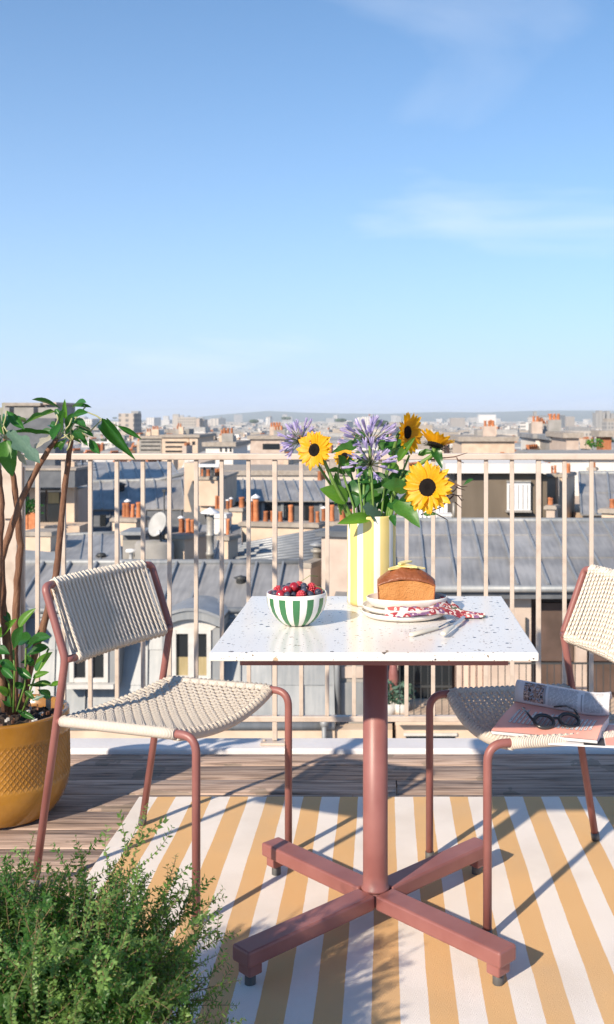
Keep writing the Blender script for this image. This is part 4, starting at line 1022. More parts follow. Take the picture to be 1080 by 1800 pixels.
def copy_tree(o, parent=None):
    q = o.copy(); col.objects.link(q); q.parent = parent
    if parent is not None: q.matrix_parent_inverse = o.matrix_parent_inverse.copy()
    for ch in list(o.children): copy_tree(ch, q)
    return q
ch1 = make_chair()
ch1['label'] = 'empty woven rope chair with brick red frame beside the mustard pot'; ch1['group'] = 'rope chairs at the table'
ch2 = copy_tree(ch1); ch2['label'] = 'woven rope chair with an open magazine on its seat'
ch1.location = (-.601, 2.839, .004); ch1.rotation_euler = (0, 0, rad(-24.2))
ch2.location = (.431, 2.7465, .006); ch2.rotation_euler = (0, 0, rad(195.1))

# ---------------------------------------------------------------- things on the table
vx, vy = -.036, 2.775
va = thing('striped_vase', 'tall straight vase with yellow and white upright stripes on the table', 'vase', (vx, vy, TH), rad(11))
m_ = MB(); rv = .0655
pr = [(.001, .001), (rv-.004, .001), (rv-.001, .004)]+[(rv+.0004*math.sin(i*1.3), .004+.230*i/14) for i in range(15)]+[(rv-.0005, .2375), (rv-.003, .239), (rv-.0055, .2375), (rv-.006, .12), (rv-.006, .03), (.001, .03)]
m_.lathe(pr, 72, mf=lambda i, j: 0 if (j % 8) < 5 else 1); m_.build('vase_body', [YEL, WHT], va)
bxx, byy = -.2127, 2.492
bo = thing('striped_bowl', 'small round bowl with green and white stripes holding red and blue berries', 'bowl', (bxx, byy, TH), rad(4))
out = [(.001,.0015),(.030,.0015),(.034,.003),(.044,.010),(.056,.022),(.0655,.037),(.071,.054),(.0725,.070),(.0722,.0775)]
inn = [(.0712,.0795),(.0695,.0785),(.0685,.070),(.066,.050),(.058,.033),(.045,.018),(.001,.012)]
m_ = MB(); m_.lathe(out+inn, 78, mf=lambda i, j: 1 if (i >= 7 or (j % 6) < 3) else 0); m_.build('bowl_body', [GRN, WHT], bo)
# berries
def rasp_mesh():
    m_ = MB()
    for k in range(46):
        z = 1-2*(k+.5)/46; t = k*2.39996; q = math.sqrt(1-z*z); p = Vector((q*math.cos(t)*.0088, q*math.sin(t)*.0088, z*.0098))
        m_.ball(p, .0030, 6, 4)
    m_.ball((0,0,0), .0088, 10, 6); return m_.mesh('raspberry_body', RASP)
RM = rasp_mesh()
m_ = MB(); m_.ball((0,0,0), .0118, 16, 10, sc_=(1,1,1.04)); CM = m_.mesh('cherry_body', CHER)
m_ = MB(); m_.ball((0,0,0), .0084, 14, 9, sc_=(1,1,.88)); m_.lathe([(.0030,.0070),(.0034,.0084),(.0022,.0078),(.0012,.0068)], 5); BM = m_.mesh('blueberry_body', BLUE)
spots = []
for ring, (n, rr, z) in enumerate(((6, .026, .060), (14, .054, .062), (1, 0, .078), (7, .026, .078), (12, .0525, .0785), (4, .018, .092), (5, .036, .0875))):
    for k in range(n):
        a = 2*math.pi*(k+.37*ring)/n+R.uniform(-.12, .12); spots.append((rr*math.cos(a)+R.uniform(-.002,.002), rr*math.sin(a)+R.uniform(-.002,.002), z+R.uniform(-.002,.002)))
for i, (x, y, z) in enumerate(spots):
    k = ('r','b','c','b','r','b','b','c')[i % 8] if z < .082 else ('c','b','r','b','b','c','b','r','b')[i % 9]
    nm, lb, me = {'r': ('raspberry', 'red raspberry heaped in the green striped bowl', RM), 'c': ('cherry', 'shiny dark red cherry heaped in the green striped bowl', CM), 'b': ('blueberry', 'dusty blue blueberry heaped in the green striped bowl', BM)}[k]
    t_ = tag(bpy.data.objects.new(nm, me), lb, 'berry', {'r':'raspberries','c':'cherries','b':'blueberries'}[k]+' in the bowl'); col.objects.link(t_)
    t_.location = (bxx+x, byy+y, TH+z); t_.rotation_euler = (R.uniform(-.6,.6), R.uniform(-.6,.6), R.uniform(0,6))
    if k == 'b': t_.rotation_euler = (R.uniform(.2,1.5), R.uniform(-.5,.5), R.uniform(-.6,.6))
for i, (a, b, c_) in enumerate((((.008,.02,.10), (.028,.035,.112), (.048,.04,.110)), ((.045,-.03,.098), (.058,-.034,.095), (.070,-.036,.086)))):
    m_ = MB(); m_.tube([Vector(a), Vector(b), Vector(c_)], [.0007,.0007,.0011], 5); o = m_.build('cherry_stalk', STEMG); o.location = (bxx, byy, TH)
    tag(o, ['thin green cherry stalk pointing up from the berries', 'thin green cherry stalk hooked over the bowl rim'][i], 'stalk')
# plates, tray, cake, lemon
px_, py_ = .049, 2.607
def plate(z, r, label, dx=0, dy=0):
    m_ = MB(); m_.lathe([(.001,.0),(r*.80,.0),(r*.90,.002),(r*.985,.008),(r,.0145),(r*.995,.0165),(r*.978,.0155),(r*.95,.0095),(r*.85,.006),(.001,.0055)], 64)
    o = m_.build('plate', PLATEM); o.location = (px_+dx, py_+dy, TH+z); return tag(o, label, 'plate')
plate(.0008, .1085, 'lower cream plate of the stacked pair on the table')
plate(.0135, .1055, 'upper cream plate of the stacked pair with napkin on it', -.001, .002)
tr = thing('oval_dish', 'oval cream dish under the loaf cake', 'dish', (.056, 2.625, TH+.0225))
def ov(i): return i
m_ = MB(); prof = [(.001,.0),(.088,.0),(.097,.004),(.1025,.016),(.1035,.022),(.102,.0235),(.100,.022),(.095,.008),(.001,.0055)]
m_.lathe(prof, 64, sy=.70); m_.build('dish_body', PLATEM, tr)
ck = thing('loaf_cake', 'golden brown loaf cake with cut face and domed crust', 'cake', (.0537, 2.633, TH+.0285))
hw, dp_ = .071, .096
def ctop(x):
    u = abs(x)/hw; return .050+.012*math.cos(min(1, u/.93)*math.pi/2)**.8 if u < .93 else .049
xs = [-hw+2*hw*i/28 for i in range(29)]
m_ = MB()
def cside(x): return x*(.97 if True else 1)
rows_ = [0, .08, .25, .5, .75, .93, 1]
def cf(i, y, jit):
    def f(u, v):
        x = -hw+2*hw*u; h_ = ctop(x); z = h_*v; xx = x*(.955+.045*v)
        return Vector((xx, y+.0012*noise.noise(Vector((x*90, z*90, i))), z+.0))
    return f
m_.grid(lambda u, v: cf(0, -dp_/2, 1)(u, v), 28, 12, sm=True); m_.build('cut_face', CRUMB, ck)
m_ = MB()
def over(u, v):
    # around the loaf: left side, dome, right side; v runs back
    if u < .22: t = u/.22; x = -hw*(.955+.045*t); z = .049*t
    elif u > .78: t = (1-u)/.22; x = hw*(.955+.045*t); z = .049*t
    else: x = -hw+2*hw*(u-.22)/.56; z = ctop(x)
    y = -dp_/2-.0012+(dp_+.001)*v; s_ = 1-.10*max(0, v-.8)/.2
    z += (.020*math.sin(math.pi*min(1, v*1.0)**.8)*max(0, math.cos(x/hw*math.pi/2))**.7+.008*math.sin(math.pi*v**.8))*(z > .045)
    crk = .002*noise.noise(Vector((x*60, y*60, 4)))+.003*max(0, noise.noise(Vector((x*25, y*25, 8))))
    return Vector((x*s_*1.012+.0012*math.copysign(1, x), y, (z+.0015+crk*(z > .03))*s_))
m_.grid(over, 50, 24); o = m_.build('crust', CRUST, ck); 
so_ = o.modifiers.new('solid', 'SOLIDIFY'); so_.thickness = .003; so_.offset = -1
m_ = MB(); m_.grid(lambda u, v: Vector(((-hw+2*hw*u)*.88, dp_/2-.001, ctop(-hw+2*hw*u)*v*.9)), 12, 4); m_.build('rear_face', CRUST, ck)
for i, (x, y, z, a, b, tl) in enumerate(((-.024,-.014,.0880,.3,-.10,.045), (.003,-.016,.0925,-.2,.03,.05), (.026,-.012,.0885,.5,.12,.042), (-.004,.004,.0985,.9,-.05,.046))):
    m_ = MB(); n = 20; R1 = tl/2
    half = [(R1*math.cos(math.pi*k/n), R1*.8*math.sin(math.pi*k/n)-R1*.3, 0) for k in range(n+1)]
    m_.prism(half, (0,0,.0035)); lm = thing('lemon_slice', ['candied lemon slice at the left of the cake top', 'candied lemon slice in the middle of the cake front', 'candied lemon slice at the right of the cake top', 'candied lemon slice lying highest on the cake'][i], 'lemon slice', (.0537+x, 2.633+y, TH+.0285+z), a)
    o = m_.build('flesh', LEMON, lm); o.rotation_euler = (.06, b, 0)
    m_ = MB(); m_.tube([Vector(p)+Vector((0,0,.0018)) for p in half], .0022, 6); o = m_.build('rind', LEMON, lm); o.rotation_euler = (.06, b, 0)
# napkin
nk = [(.000, 2.528, .0335, .018), (.030, 2.520, .0345, .030), (.060, 2.520, .0350, .036), (.090, 2.527, .0335, .038), (.118, 2.545, .0300, .045), (.140, 2.575, .0330, .060), (.160, 2.590, .0250, .058), (.190, 2.590, .0130, .050), (.222, 2.585, .008, .036), (.250, 2.580, .0065, .022)]
def nkf(u, v):
    t = u*(len(nk)-1); i = min(int(t), len(nk)-2); f = t-i; f = f*f*(3-2*f)
    q = [lerp(a, b, f) for a, b in zip(nk[i], nk[i+1])]
    w_ = v-.5; hump = max(0, (1-abs(w_)*2.0))
    cr_ = .0045*noise.noise(Vector((q[0]*45, w_*2.2, 2)))+.0035*math.sin(w_*17+q[0]*35)
    back = max(0, w_)*max(0, min(1, (q[0]-.10)/.04))*max(0, 1-max(0, q[0]-.165)/.03)
    z = q[2]*(.55+.45*hump)+cr_*.8+back*.045
    return Vector((q[0], q[1]+w_*q[3]*1.6, TH+max(.0022, z)))
m_ = MB(); m_.grid(nkf, 70, 26); o = m_.build('napkin', NAPK)
so_ = o.modifiers.new('solid', 'SOLIDIFY'); so_.thickness = .0012; so_.offset = 1
tag(o, 'crumpled red and white paisley napkin trailing off the plates', 'napkin')
# cutlery
def cut(label, a, b, c_, nm, z0):
    a, b, c_ = [Vector((q[0], q[1], TH+z0)) for q in (a, b, c_)]
    t_ = thing(nm, label, 'cutlery', a); d = (b-a).normalized(); s_ = Vector((-d.y, d.x, 0)); L1 = (b-a).length; L2 = (c_-b).length
    m_ = MB(); m_.tube([d*0, d*.004, d*L1*.5, d*L1*.97, d*L1], [.004,.0078,.0068,.0055,.0052], 10, flat=.62, up=(0,0,1)); m_.build('handle', IVORY, t_)
    d2 = (c_-b).normalized(); s2 = Vector((-d2.y, d2.x, 0)); o0 = b-a
    if nm == 'table_knife':
        n = 14; top = []; bot = []
        for k in range(n+1):
            t = k/n; w_ = .0042+.0058*min(1, t*3)*(1-max(0, (t-.72)/.28)**2.2)
            top.append(o0+d2*L2*t+s2*.0045); bot.append(o0+d2*L2*t-s2*(w_-.0035 if t < 1 else -.004))
        m_ = MB(); m_.prism([p-Vector((0,0,.001)) for p in top+bot[::-1]], (0,0,.0016)); m_.build('blade', STEEL, t_)
    else:
        m_ = MB(); m_.tube([o0, o0+d2*L2*.35+Vector((0,0,.002)), o0+d2*L2*.5+Vector((0,0,.001))], [.0032,.0026,.006], 8, flat=.4, up=(0,0,1)); m_.build('neck', STEEL, t_)
        for k in (-1.5, -.5, .5, 1.5):
            m_ = MB(); m_.tube([o0+d2*L2*.48+s2*k*.0035+Vector((0,0,.001)), o0+d2*L2*.75+s2*k*.0048, o0+d2*L2+s2*k*.0045+Vector((0,0,.004))], [.0018,.0017,.0009], 6); m_.build('tine', STEEL, t_)
cut('cream handled fork lying nearest the plates', (.058, 2.345), (.124, 2.425), (.180, 2.525), 'table_fork', .0055)
cut('cream handled knife lying right of the fork', (.131, 2.330), (.160, 2.420), (.197, 2.545), 'table_knife', .0105)

# ---------------------------------------------------------------- magazine and glasses on the right chair
A_, B_ = Vector((.262, 2.548, 0)), Vector((.508, 2.474, 0)); sd = (B_-A_).normalized(); dd_ = Vector((-sd.y, sd.x, 0)); SZ = .4635
mgz = thing('open_magazine', 'open magazine with salmon page folded back on the chair seat', 'magazine', (A_.x, A_.y, SZ), math.atan2(sd.y, sd.x))
MW = .257; ML = .262
def mpath(s):
    """profile across the spine: flat page block, gutter, then the page rolled back"""
    if s < ML: return (s, .0085+.004*math.sin(s/ML*math.pi)+.002)
    a = (s-ML)/.035-.35; cx_, cz_, r_ = ML+.029, .0340, .0325
    t = math.pi*(1.12)-a; return (cx_+r_*math.cos(t), cz_+r_*math.sin(t))
def shear(x): return x*.0
def pagept(u, s):
    y, z = mpath(s); lift = .020*max(0, (u-.75)/.25)**2*(1 if s > ML*.35 else s/(ML*.35))
    return Vector((u*MW+.056*y, y-.36*ML*u*min(1, s/ML), z+lift*.5))
m_ = MB(); m_.grid(lambda u, v: pagept(u, v*ML), 14, 18); m_.build('salmon_page', PINKP, mgz)
m_ = MB(); m_.grid(lambda u, v: pagept(u, ML+v*.125), 14, 22); o = m_.build('rolled_page', PAPER, mgz); so_ = o.modifiers.new('solid', 'SOLIDIFY'); so_.thickness = .0035; so_.offset = -1
m_ = MB(); n = 14
for k in range(5):
    zf0, zf1 = k/5, (k+1)/5-.03
    def blk(u, v, k=k, zf0=zf0, zf1=zf1):
        p = pagept(u, .0002+ML*.98*0); return p
    e = [pagept(i/n, .0)+Vector((-.0004*k+.0015, .0015-.001*k, 0)) for i in range(n+1)]
    for i in range(n):
        a, b = e[i], e[i+1]; hz = lambda p, f: Vector((p.x, p.y, .0022+(p.z-.0030)*f))
        m_.add([hz(a, zf0), hz(b, zf0), hz(b, zf1), hz(a, zf1)], [(0,1,2,3)])
m_.build('page_edges', PAPER, mgz)
m_ = MB(); m_.grid(lambda u, v: pagept(.004+.992*u, ML*.992*v+.001)-Vector((0,0,.0012)), 12, 8)
m_.grid(lambda u, v: Vector((pagept(u, ML*v).x, pagept(u, ML*v).y, .0015)), 6, 6)
m_.grid(lambda u, v: Vector((lerp(pagept(1, ML*u).x, pagept(1, ML*u).x, v), pagept(1, ML*u).y, lerp(.0018, pagept(1, ML*u).z-.001, v))), 10, 2)
m_.grid(lambda u, v: Vector((pagept(0, ML*u).x, pagept(0, ML*u).y, lerp(.0018, pagept(0, ML*u).z-.001, v))), 10, 2)
m_.build('page_block', PAPER, mgz)
# lines of boxed print on the salmon page, running along the page
RT = random.Random(5)
def strip(m, u0, u1, s0, s1, lift, mt=0, k=8):
    q = []
    for i in range(k+1):
        s = lerp(s0, s1, i/k); q.append((pagept(u0, s)+Vector((0,0,lift)), pagept(u1, s)+Vector((0,0,lift))))
    o = len(m.v)
    for a, b in q: m.v += [a, b]
    for i in range(k): m.f.append([o+2*i, o+2*i+1, o+2*i+3, o+2*i+2]); m.m.append(mt); m.s.append(True)
bk, wh, gl = MB(), MB(), MB()
for i in range(19):
    u = .10+.0435*i; s0 = .070+RT.uniform(0, .006); s1 = .215-RT.uniform(0, .02) if i not in (3, 11) else .15
    strip(bk, u, u+.029, s0-.0008, s1+.0008, .0006); strip(wh, u+.0022, u+.0268, s0, s1, .0010)
    s = s0+.002
    while s < s1-.006:
        l = RT.uniform(.003, .011)
        if RT.random() < .6: strip(gl, u+.010+RT.uniform(-.002,.002), u+.0155+RT.uniform(-.002,.002), s, min(s+l, s1-.001), .0013, 0, 2)
        s += l+RT.uniform(.0015, .003)
bk.build('print_outline', INK, mgz); wh.build('print_strips', PAPER, mgz); gl.build('print_letters', INK, mgz)
cm = MB(); cm.grid(lambda u, v: pagept(.10+.22*u, ML+.012+v*.062)+Vector((0,-.0010,.0004)), 8, 10); cm.build('printed_picture', COLL, mgz)
bk2 = MB(); bk2.grid(lambda u, v: pagept(.318+.022*u, ML+.014+v*.058)+Vector((0,-.0014,.0006)), 2, 10); bk2.build('print_rule', TXT, mgz); bk2 = MB(); bk2.grid(lambda u, v: pagept(.715+.012*u, ML+.010+v*.050)+Vector((0,-.0014,.0006)), 2, 10); bk2.build('print_rule', TXT, mgz)
tx = MB()
for c0, c1 in ((.365, .68), (.745, .945)):
    for k in range(17):
        s = ML+.012+k*.0036; u = c0
        while u < c1-.02:
            w_ = RT.uniform(.02, .07); u2 = min(c1, u+w_)
            tx.add([pagept(u, s)+Vector((0,-.0009,.0004)), pagept(u2, s)+Vector((0,-.0009,.0004)), pagept(u2, s+.0015)+Vector((0,-.0009,.0004)), pagept(u, s+.0015)+Vector((0,-.0009,.0004))], [(0,1,2,3)])
            u = u2+.008
tx.build('text_lines', TXT, mgz)
m2 = thing('folded_paper', 'second magazine with white and red cover under the open one', 'magazine', (.43, 2.50, SZ-.0035), rad(-9))
m_ = MB(); m_.box((.085,.075,0), (.24,.19,.004)); m_.build('cover', PAPER, m2, bevel=.0008); m_ = MB(); m_.box((.15,.070,.0025), (.095,.17,.001)); m_.build('cover_panel', PINKP, m2); m_ = MB(); m_.box((.075,.072,.0025), (.05,.182,.001)); m_.build('cover_panel', INK, m2)
# sunglasses
gl_ = thing('sunglasses', 'round black sunglasses resting on the salmon page', 'glasses', (.428, 2.575, SZ+.0165), rad(10))
def gp(x, y, z): return Vector((x, y, z))
tilt = Matrix.Rotation(rad(-62), 3, 'X')
for s in (-1, 1):
    n = 26; ring = [tilt@Vector((s*.033+.0245*math.cos(2*math.pi*i/n), 0, .0225*math.sin(2*math.pi*i/n)))+Vector((0,0,.010)) for i in range(n)]
    m_ = MB(); m_.tube(ring, .0046, 8, closed=True); rm = m_.build('rim', ACET, gl_)
    m_ = MB(); m_.add(ring, [list(range(n))]); m_.build('lens', LENS, rm)
    hp = tilt@Vector((s*.061, 0, .010))+Vector((0,0,.010))
    m_ = MB(); m_.tube([tilt@Vector((s*.055,0,.006))+Vector((0,0,.010)), hp], [.0042,.0045], 8); m_.build('hinge', ACET, gl_)
    m_ = MB(); m_.tube([hp, hp+Vector((s*.002,.035,.008)), hp+Vector((-s*.003,.085,.004)), hp+Vector((-s*.012,.112,-.004)), hp+Vector((-s*.020,.125,-.0085))], [.0035,.003,.0032,.0045,.0035], 8, flat=.6); m_.build('temple', ACET, gl_)
m_ = MB(); m_.tube([tilt@Vector(q)+Vector((0,0,.010)) for q in ((-.0115,0,.006),(-.004,0,.0095),(.004,0,.0095),(.0115,0,.006))], .0036, 8); m_.build('bridge', ACET, gl_)

# ---------------------------------------------------------------- leaves
def leaf_mesh(name, mt, shape, fold=.12, droop=.18, nl=7, wav=0, seed=0):
    m_ = MB()
    def f(u, v):
        w_ = shape(u); s = (v-.5)*2
        return Vector((u, s*w_, fold*abs(s)*w_*2-droop*u*u+wav*math.sin(u*13+seed)*abs(s)*w_))
    m_.grid(f, nl, 4); return m_.mesh(name, mt)
ov_ = lambda u: .5*math.sin(math.pi*min(1, u**.8))**.8 if 0 < u < 1 else .004
heart = lambda u: .5*(1-(1-min(1, u/.22))**2)*max(.004, 1-max(0, (u-.22)/.78)**1.5) if u > 0 else .03
obo = lambda u: .5*math.sin(math.pi*min(1, u**1.5))**.75 if 0 < u < 1 else .004
lob = lambda u: (.5*math.sin(math.pi*u)**.7*(1+.35*math.sin(u*17)) if 0 < u < 1 else .004)
LF = {'d': leaf_mesh('leaf', LEAF_D, obo, .14, .10, 8), 'g': leaf_mesh('leaf', LEAF_G, ov_, .12, .15, 8, .10), 'b': leaf_mesh('leaf', LEAF_B, ov_, .14, .12, 8), 'p': leaf_mesh('leaf', LEAF_P, lob, .05, .06, 12), 's': leaf_mesh('leaf', LEAF_S, lob, .05, .06, 12), 'h': leaf_mesh('leaf', LEAF_G, heart, .10, .16, 9, .12), 'H': leaf_mesh('leaf', LEAF_D, heart, .08, .12, 9, .08), 'D': leaf_mesh('leaf', LEAF_D, obo, .35, .02, 8, .12, 2)}
def put_leaf(par, b, t, wpx, kind, Yb, Yt, nrm=None):
    p, q = P(b[0], b[1], Yb), P(t[0], t[1], Yt); L = (q-p).length; wd = wpx/F*(Yb+Yt)/2
    n = Vector(nrm) if nrm else Vector((R.uniform(-.35,.15), -.75, R.uniform(.3,.75)))
    return inst(LF[kind], par, Matrix.Translation(-root_loc(par))@frame(p, q-p, n, L, wd, L), 'leaf')
def pxpath(pts, Y): return [P(a, b, c[0] if c else Y) for a, b, *c in pts]

# ---------------------------------------------------------------- big pot and its shrub
PXc, PYc = -1.196, 3.26
pot = thing('plant_pot', 'glossy mustard plant pot with an embossed diamond band', 'plant pot', (PXc, PYc, .0))
H = .325; prof = []
for i in range(112):
    z = .004+.313*i/111; u = z/H
    r = .137+.058*(1-(1-min(1, u/.42))**2.2) if u < .42 else .195-.004*((u-.42)/.58)**2
    prof.append((r, z))
def emb(r, z, t):
    a = .118; b = .262
    if not (a < z < b) or r < .15: return 0
    k = 140; g = (z-a)/(b-a)*14
    p = t*k/(2*math.pi)
    d1 = abs(((p+g) % 2)-1); d2 = abs(((p-g) % 2)-1)      # distance to the two sets of diagonal ribs
    e = max(max(0, 1-d1/.26), max(0, 1-d2/.26)); mid = max(0, 1-math.hypot(1-d1, 1-d2)/.35)*.55
    edge = min(1, (z-a)/.012, (b-z)/.012)
    return (-.0034+.0034*max(e, mid))*edge
m_ = MB(); full = [(.001,.003),(.130,.003)]+prof+[(.191,.3215),(.188,.3245),(.182,.325),(.176,.3225),(.1745,.318),(.173,.28),(.001,.278)]
m_.lathe(full, 840, disp=emb); m_.build('pot_body', MUST, pot)
m_ = MB(); m_.grid(lambda u, v: Vector((.174*v*math.cos(6.2832*u), .174*v*math.sin(6.2832*u), .288+.012*noise.noise(Vector((v*3*math.cos(6.2832*u)*3, v*9*math.sin(6.2832*u), 1)))+.004*noise.noise(Vector((v*40*math.cos(6.2832*u), v*40*math.sin(6.2832*u), 1))))), 72, 20); m_.build('soil', SOIL, pot)
m_ = MB()
for k in range(60):
    a = R.uniform(0, 6.28); r = .16*math.sqrt(R.random()); m_.box((r*math.cos(a), r*math.sin(a), .300), [R.uniform(.004,.011) for _ in range(3)], rz=R.uniform(0,3), m=R.choice((0,0,1)))
o = m_.build('soil_chips', [BARK, STUC_W], pot); o['kind'] = 'stuff'

pl = thing('potted_shrub', 'leggy shrub with bare brown stems and glossy green leaves in the mustard pot', 'shrub', (PXc, PYc, .29))
def stem(pts, r0, r1, nm='stem', mt=BARK, par=pl):
    k = len(pts); q = []
    for i in range(k-1):
        for j in range(4): q.append(lerp(pts[i], pts[i+1], j/4)+Vector((R.uniform(-.0018,.0018), R.uniform(-.0018,.0018), 0)))
    q.append(pts[-1]); n = len(q); m_ = MB()
    m_.tube(q, [.84*lerp(r0, r1, i/(n-1))*(1+(.16 if i % 2 else 0)*R.random()) for i in range(n)], 9); return m_.build(nm, mt, par, world=True)
stem(pxpath([(36,1252,3.27),(52,1175,3.27),(80,1090,3.28),(99,1010,3.28),(106,950,3.28),(113,870,3.27),(122,800,3.26),(126,772,3.25)], 0), .0155, .0085)
stem(pxpath([(18,1255,3.24),(16,1150,3.22),(4,1060,3.2),(2,985,3.2),(20,930,3.2),(37,880,3.2),(62,830,3.2),(88,788,3.2),(100,771,3.2)], 0), .0165, .0085)
stem(pxpath([(26,1255,3.30),(26,1150,3.3),(30,1040,3.3),(36,960,3.3),(32,900,3.28),(26,850,3.26),(15,805,3.25),(9,768,3.24)], 0), .0150, .0085)
stem(pxpath([(10,1250,3.22),(-6,1120,3.18),(-1,985,3.15),(4,900,3.15),(0,840,3.14),(-6,795,3.14)], 0), .0130, .008)
stem(pxpath([(-40,1250,3.26),(-70,1050,3.26),(-60,900,3.26),(-55,780,3.26)], 0), .014, .008)
top = [  # base, tip, width px, kind, Y base, Y tip
 ((127,717),(149,704),15,'d',3.22,3.16),((128,715),(159,714),8,'d',3.24,3.2),((117,738),(113,702),9,'b',3.22,3.2),((112,760),(108,720),17,'d',3.2,3.14),
 ((126,733),(151,724),15,'d',3.2,3.14),((126,742),(149,746),16,'d',3.22,3.14),((119,762),(126,727),15,'d',3.24,3.2),((107,718),(59,699),9,'d',3.2,3.14),
 ((98,724),(37,741),10,'g',3.18,3.1),((108,742),(92,770),18,'d',3.16,3.1),((90,764),(17,755),9,'g',3.18,3.12),((97,764),(60,787),17,'p',3.14,3.06),
 ((128,757),(146,771),15,'d',3.2,3.14),((157,771),(173,796),15,'d',3.2,3.15),((180,735),(238,808),25,'D',3.2,3.05),((206,748),(245,769),10,'d',3.2,3.12),
 ((143,769),(153,781),9,'d',3.2,3.14),((130,749),(157,757),10,'d',3.26,3.3),((112,778),(92,788),12,'g',3.2,3.2),((118,770),(104,792),12,'d',3.3,3.32),
 ((12,722),(40,752),17,'d',3.14,3.08),((14,757),(68,810),27,'s',3.12,3.0),((10,774),(20,833),34,'g',3.2,3.14),((4,742),(6,708),16,'p',3.12,3.05),((6,750),(-4,722),15,'s',3.12,3.04),
 ((12,768),(46,816),13,'p',3.22,3.18),((2,770),(-30,800),20,'d',3.14,3.06),((0,760),(-42,752),18,'g',3.16,3.06),((-6,780),(-44,830),24,'d',3.14,3.05),((5,768),(-14,815),18,'d',3.2,3.2),
 ((-55,780),(-90,740),20,'d',3.2,3.1),((-55,780),(-20,735),18,'d',3.2,3.12),((-55,780),(-100,800),22,'g',3.2,3.1),((-55,782),(-60,840),24,'d',3.2,3.12),((-55,780),(-80,700),18,'d',3.24,3.3),((-55,780),(-10,800),16,'g',3.26,3.36),
 ((4,765),(26,726),14,'d',3.28,3.4),((6,765),(-18,735),16,'d',3.28,3.38),((116,765),(140,730),13,'d',3.3,3.42),((116,765),(84,742),13,'d',3.3,3.40),((120,768),(160,752),12,'d',3.3,3.44)]
for b, t, w_, k, Ya, Yb in top: put_leaf(pl, b, t, w_, k, Ya, Yb)
for k in range(16):
    a = (R.choice((112, 118, 8, -52))+R.uniform(-14, 18), 752+R.uniform(-14, 10)); an = R.uniform(0, 6.28); L = R.uniform(24, 42)
    put_leaf(pl, a, (a[0]+L*math.cos(an), a[1]+.8*L*math.sin(an)), R.uniform(9, 15), R.choice('ddg'), 3.32, 3.32+R.uniform(-.02, .12))
for pts in ([(126,775),(124,757),(135,733),(150,716),(148,712)],[(100,773),(107,757),(111,742),(108,722)],[(101,774),(110,760),(122,748),(127,735)],[(102,773),(98,748),(103,735),(98,725)],[(126,773),(130,760),(140,748),(160,757),(180,737)],
            [(127,774),(131,765),(143,760),(155,768)],[(125,775),(122,785),(118,792)],[(130,735),(150,723),(170,731),(186,742),(206,748)],[(9,770),(14,760),(6,748)],[(9,772),(20,766),(13,757)],[(9,772),(2,765),(-2,760)],[(101,772),(95,768),(90,765)],[(9,771),(5,752),(10,735),(12,722)],[(126,775),(118,768),(112,762)],[(103,772),(115,768),(123,760)]):
    m_ = MB(); m_.tube(pxpath(pts, 3.21), .0024, 6); m_.build('petiole', PETI, pl, world=True)
low = [((34,1104),(60,1068),19,'b'),((0,1120),(26,1088),17,'b'),((24,1142),(38,1102),21,'d'),((28,1128),(54,1122),26,'d'),((45,1133),(86,1118),22,'d'),((46,1152),(84,1136),20,'d'),((66,1180),(88,1146),22,'b'),((58,1192),(86,1180),12,'b'),((28,1172),(54,1192),15,'d'),((0,1172),(22,1192),14,'d'),
 ((30,1180),(0,1160),16,'d'),((18,1150),(-8,1138),18,'d'),((52,1206),(90,1200),12,'d'),((90,1205),(114,1199),9,'b'),((66,1212),(90,1226),16,'d'),((0,1218),(22,1242),15,'d'),((14,1222),(-4,1206),14,'b'),((28,1246),(59,1263),11,'d'),((44,1215),(62,1230),9,'g'),((56,1232),(78,1222),8,'s'),((36,1165),(60,1160),12,'d'),((74,1160),(62,1180),12,'d'),((-10,1190),(-40,1160),18,'d'),((-10,1130),(-36,1110),18,'b'),((6,1160),(-20,1186),16,'d'),((20,1098),(8,1074),12,'d'),((50,1142),(66,1120),15,'d'),((60,1170),(44,1150),13,'g'),((22,1200),(44,1210),12,'d')]
for b, t, w_, k in low: ya = 3.2+R.uniform(-.06, .05); put_leaf(pl, b, t, w_, k, ya, ya-R.uniform(-.02, .06))
for pts in ([(24,1252),(26,1180),(24,1142)],[(30,1250),(44,1205),(46,1140),(58,1128)],[(40,1250),(52,1222),(58,1215)],[(44,1240),(60,1195),(72,1172),(86,1140)],[(20,1240),(16,1200),(0,1172)],[(50,1205),(72,1200),(92,1205)]):
    m_ = MB(); m_.tube(pxpath(pts, 3.21), .0032, 6); m_.build('petiole', STEMG, pl, world=True)

# ---------------------------------------------------------------- flowers in the vase
def petal_mesh(seed):
    m_ = MB(); rr = random.Random(seed); tw = rr.uniform(-.2, .2)
    m_.grid(lambda u, v: Vector((u, (v-.5)*2*(.03+.15*math.sin(math.pi*min(1, u**.85))**.75 if u < 1 else .012), .06*abs(v-.5)+.10*u-.22*u*u+tw*u*(v-.5)*.5)), 6, 4); return m_.mesh('petal', PETAL)
PM = [petal_mesh(s) for s in range(4)]
m_ = MB()
m_.grid(lambda u, v: Vector((u, (v-.5)*.30*max(.02, 1-u)**.7*(1+u), -.1*u*u)), 4, 2); SEPM = m_.mesh('sepal', SEPAL)
def disc_mesh():
    m_ = MB(); m_.lathe([(1.05,-.12),(1.08,.0),(1.0,.10),(.8,.17),(.5,.16),(.3,.10),(.001,.07)], 24)
    for k in range(150):
        r = math.sqrt(k/150)*1.02; t = k*2.39996; m_.box((r*math.cos(t), r*math.sin(t), .12+.03*R.random()), (.09,.09,.14), rz=t)
    m_.lathe([(1.05,-.12),(.75,-.34),(.3,-.45),(.001,-.45)], 16); return m_.mesh('flower_disc', DISC)
DM = disc_mesh()
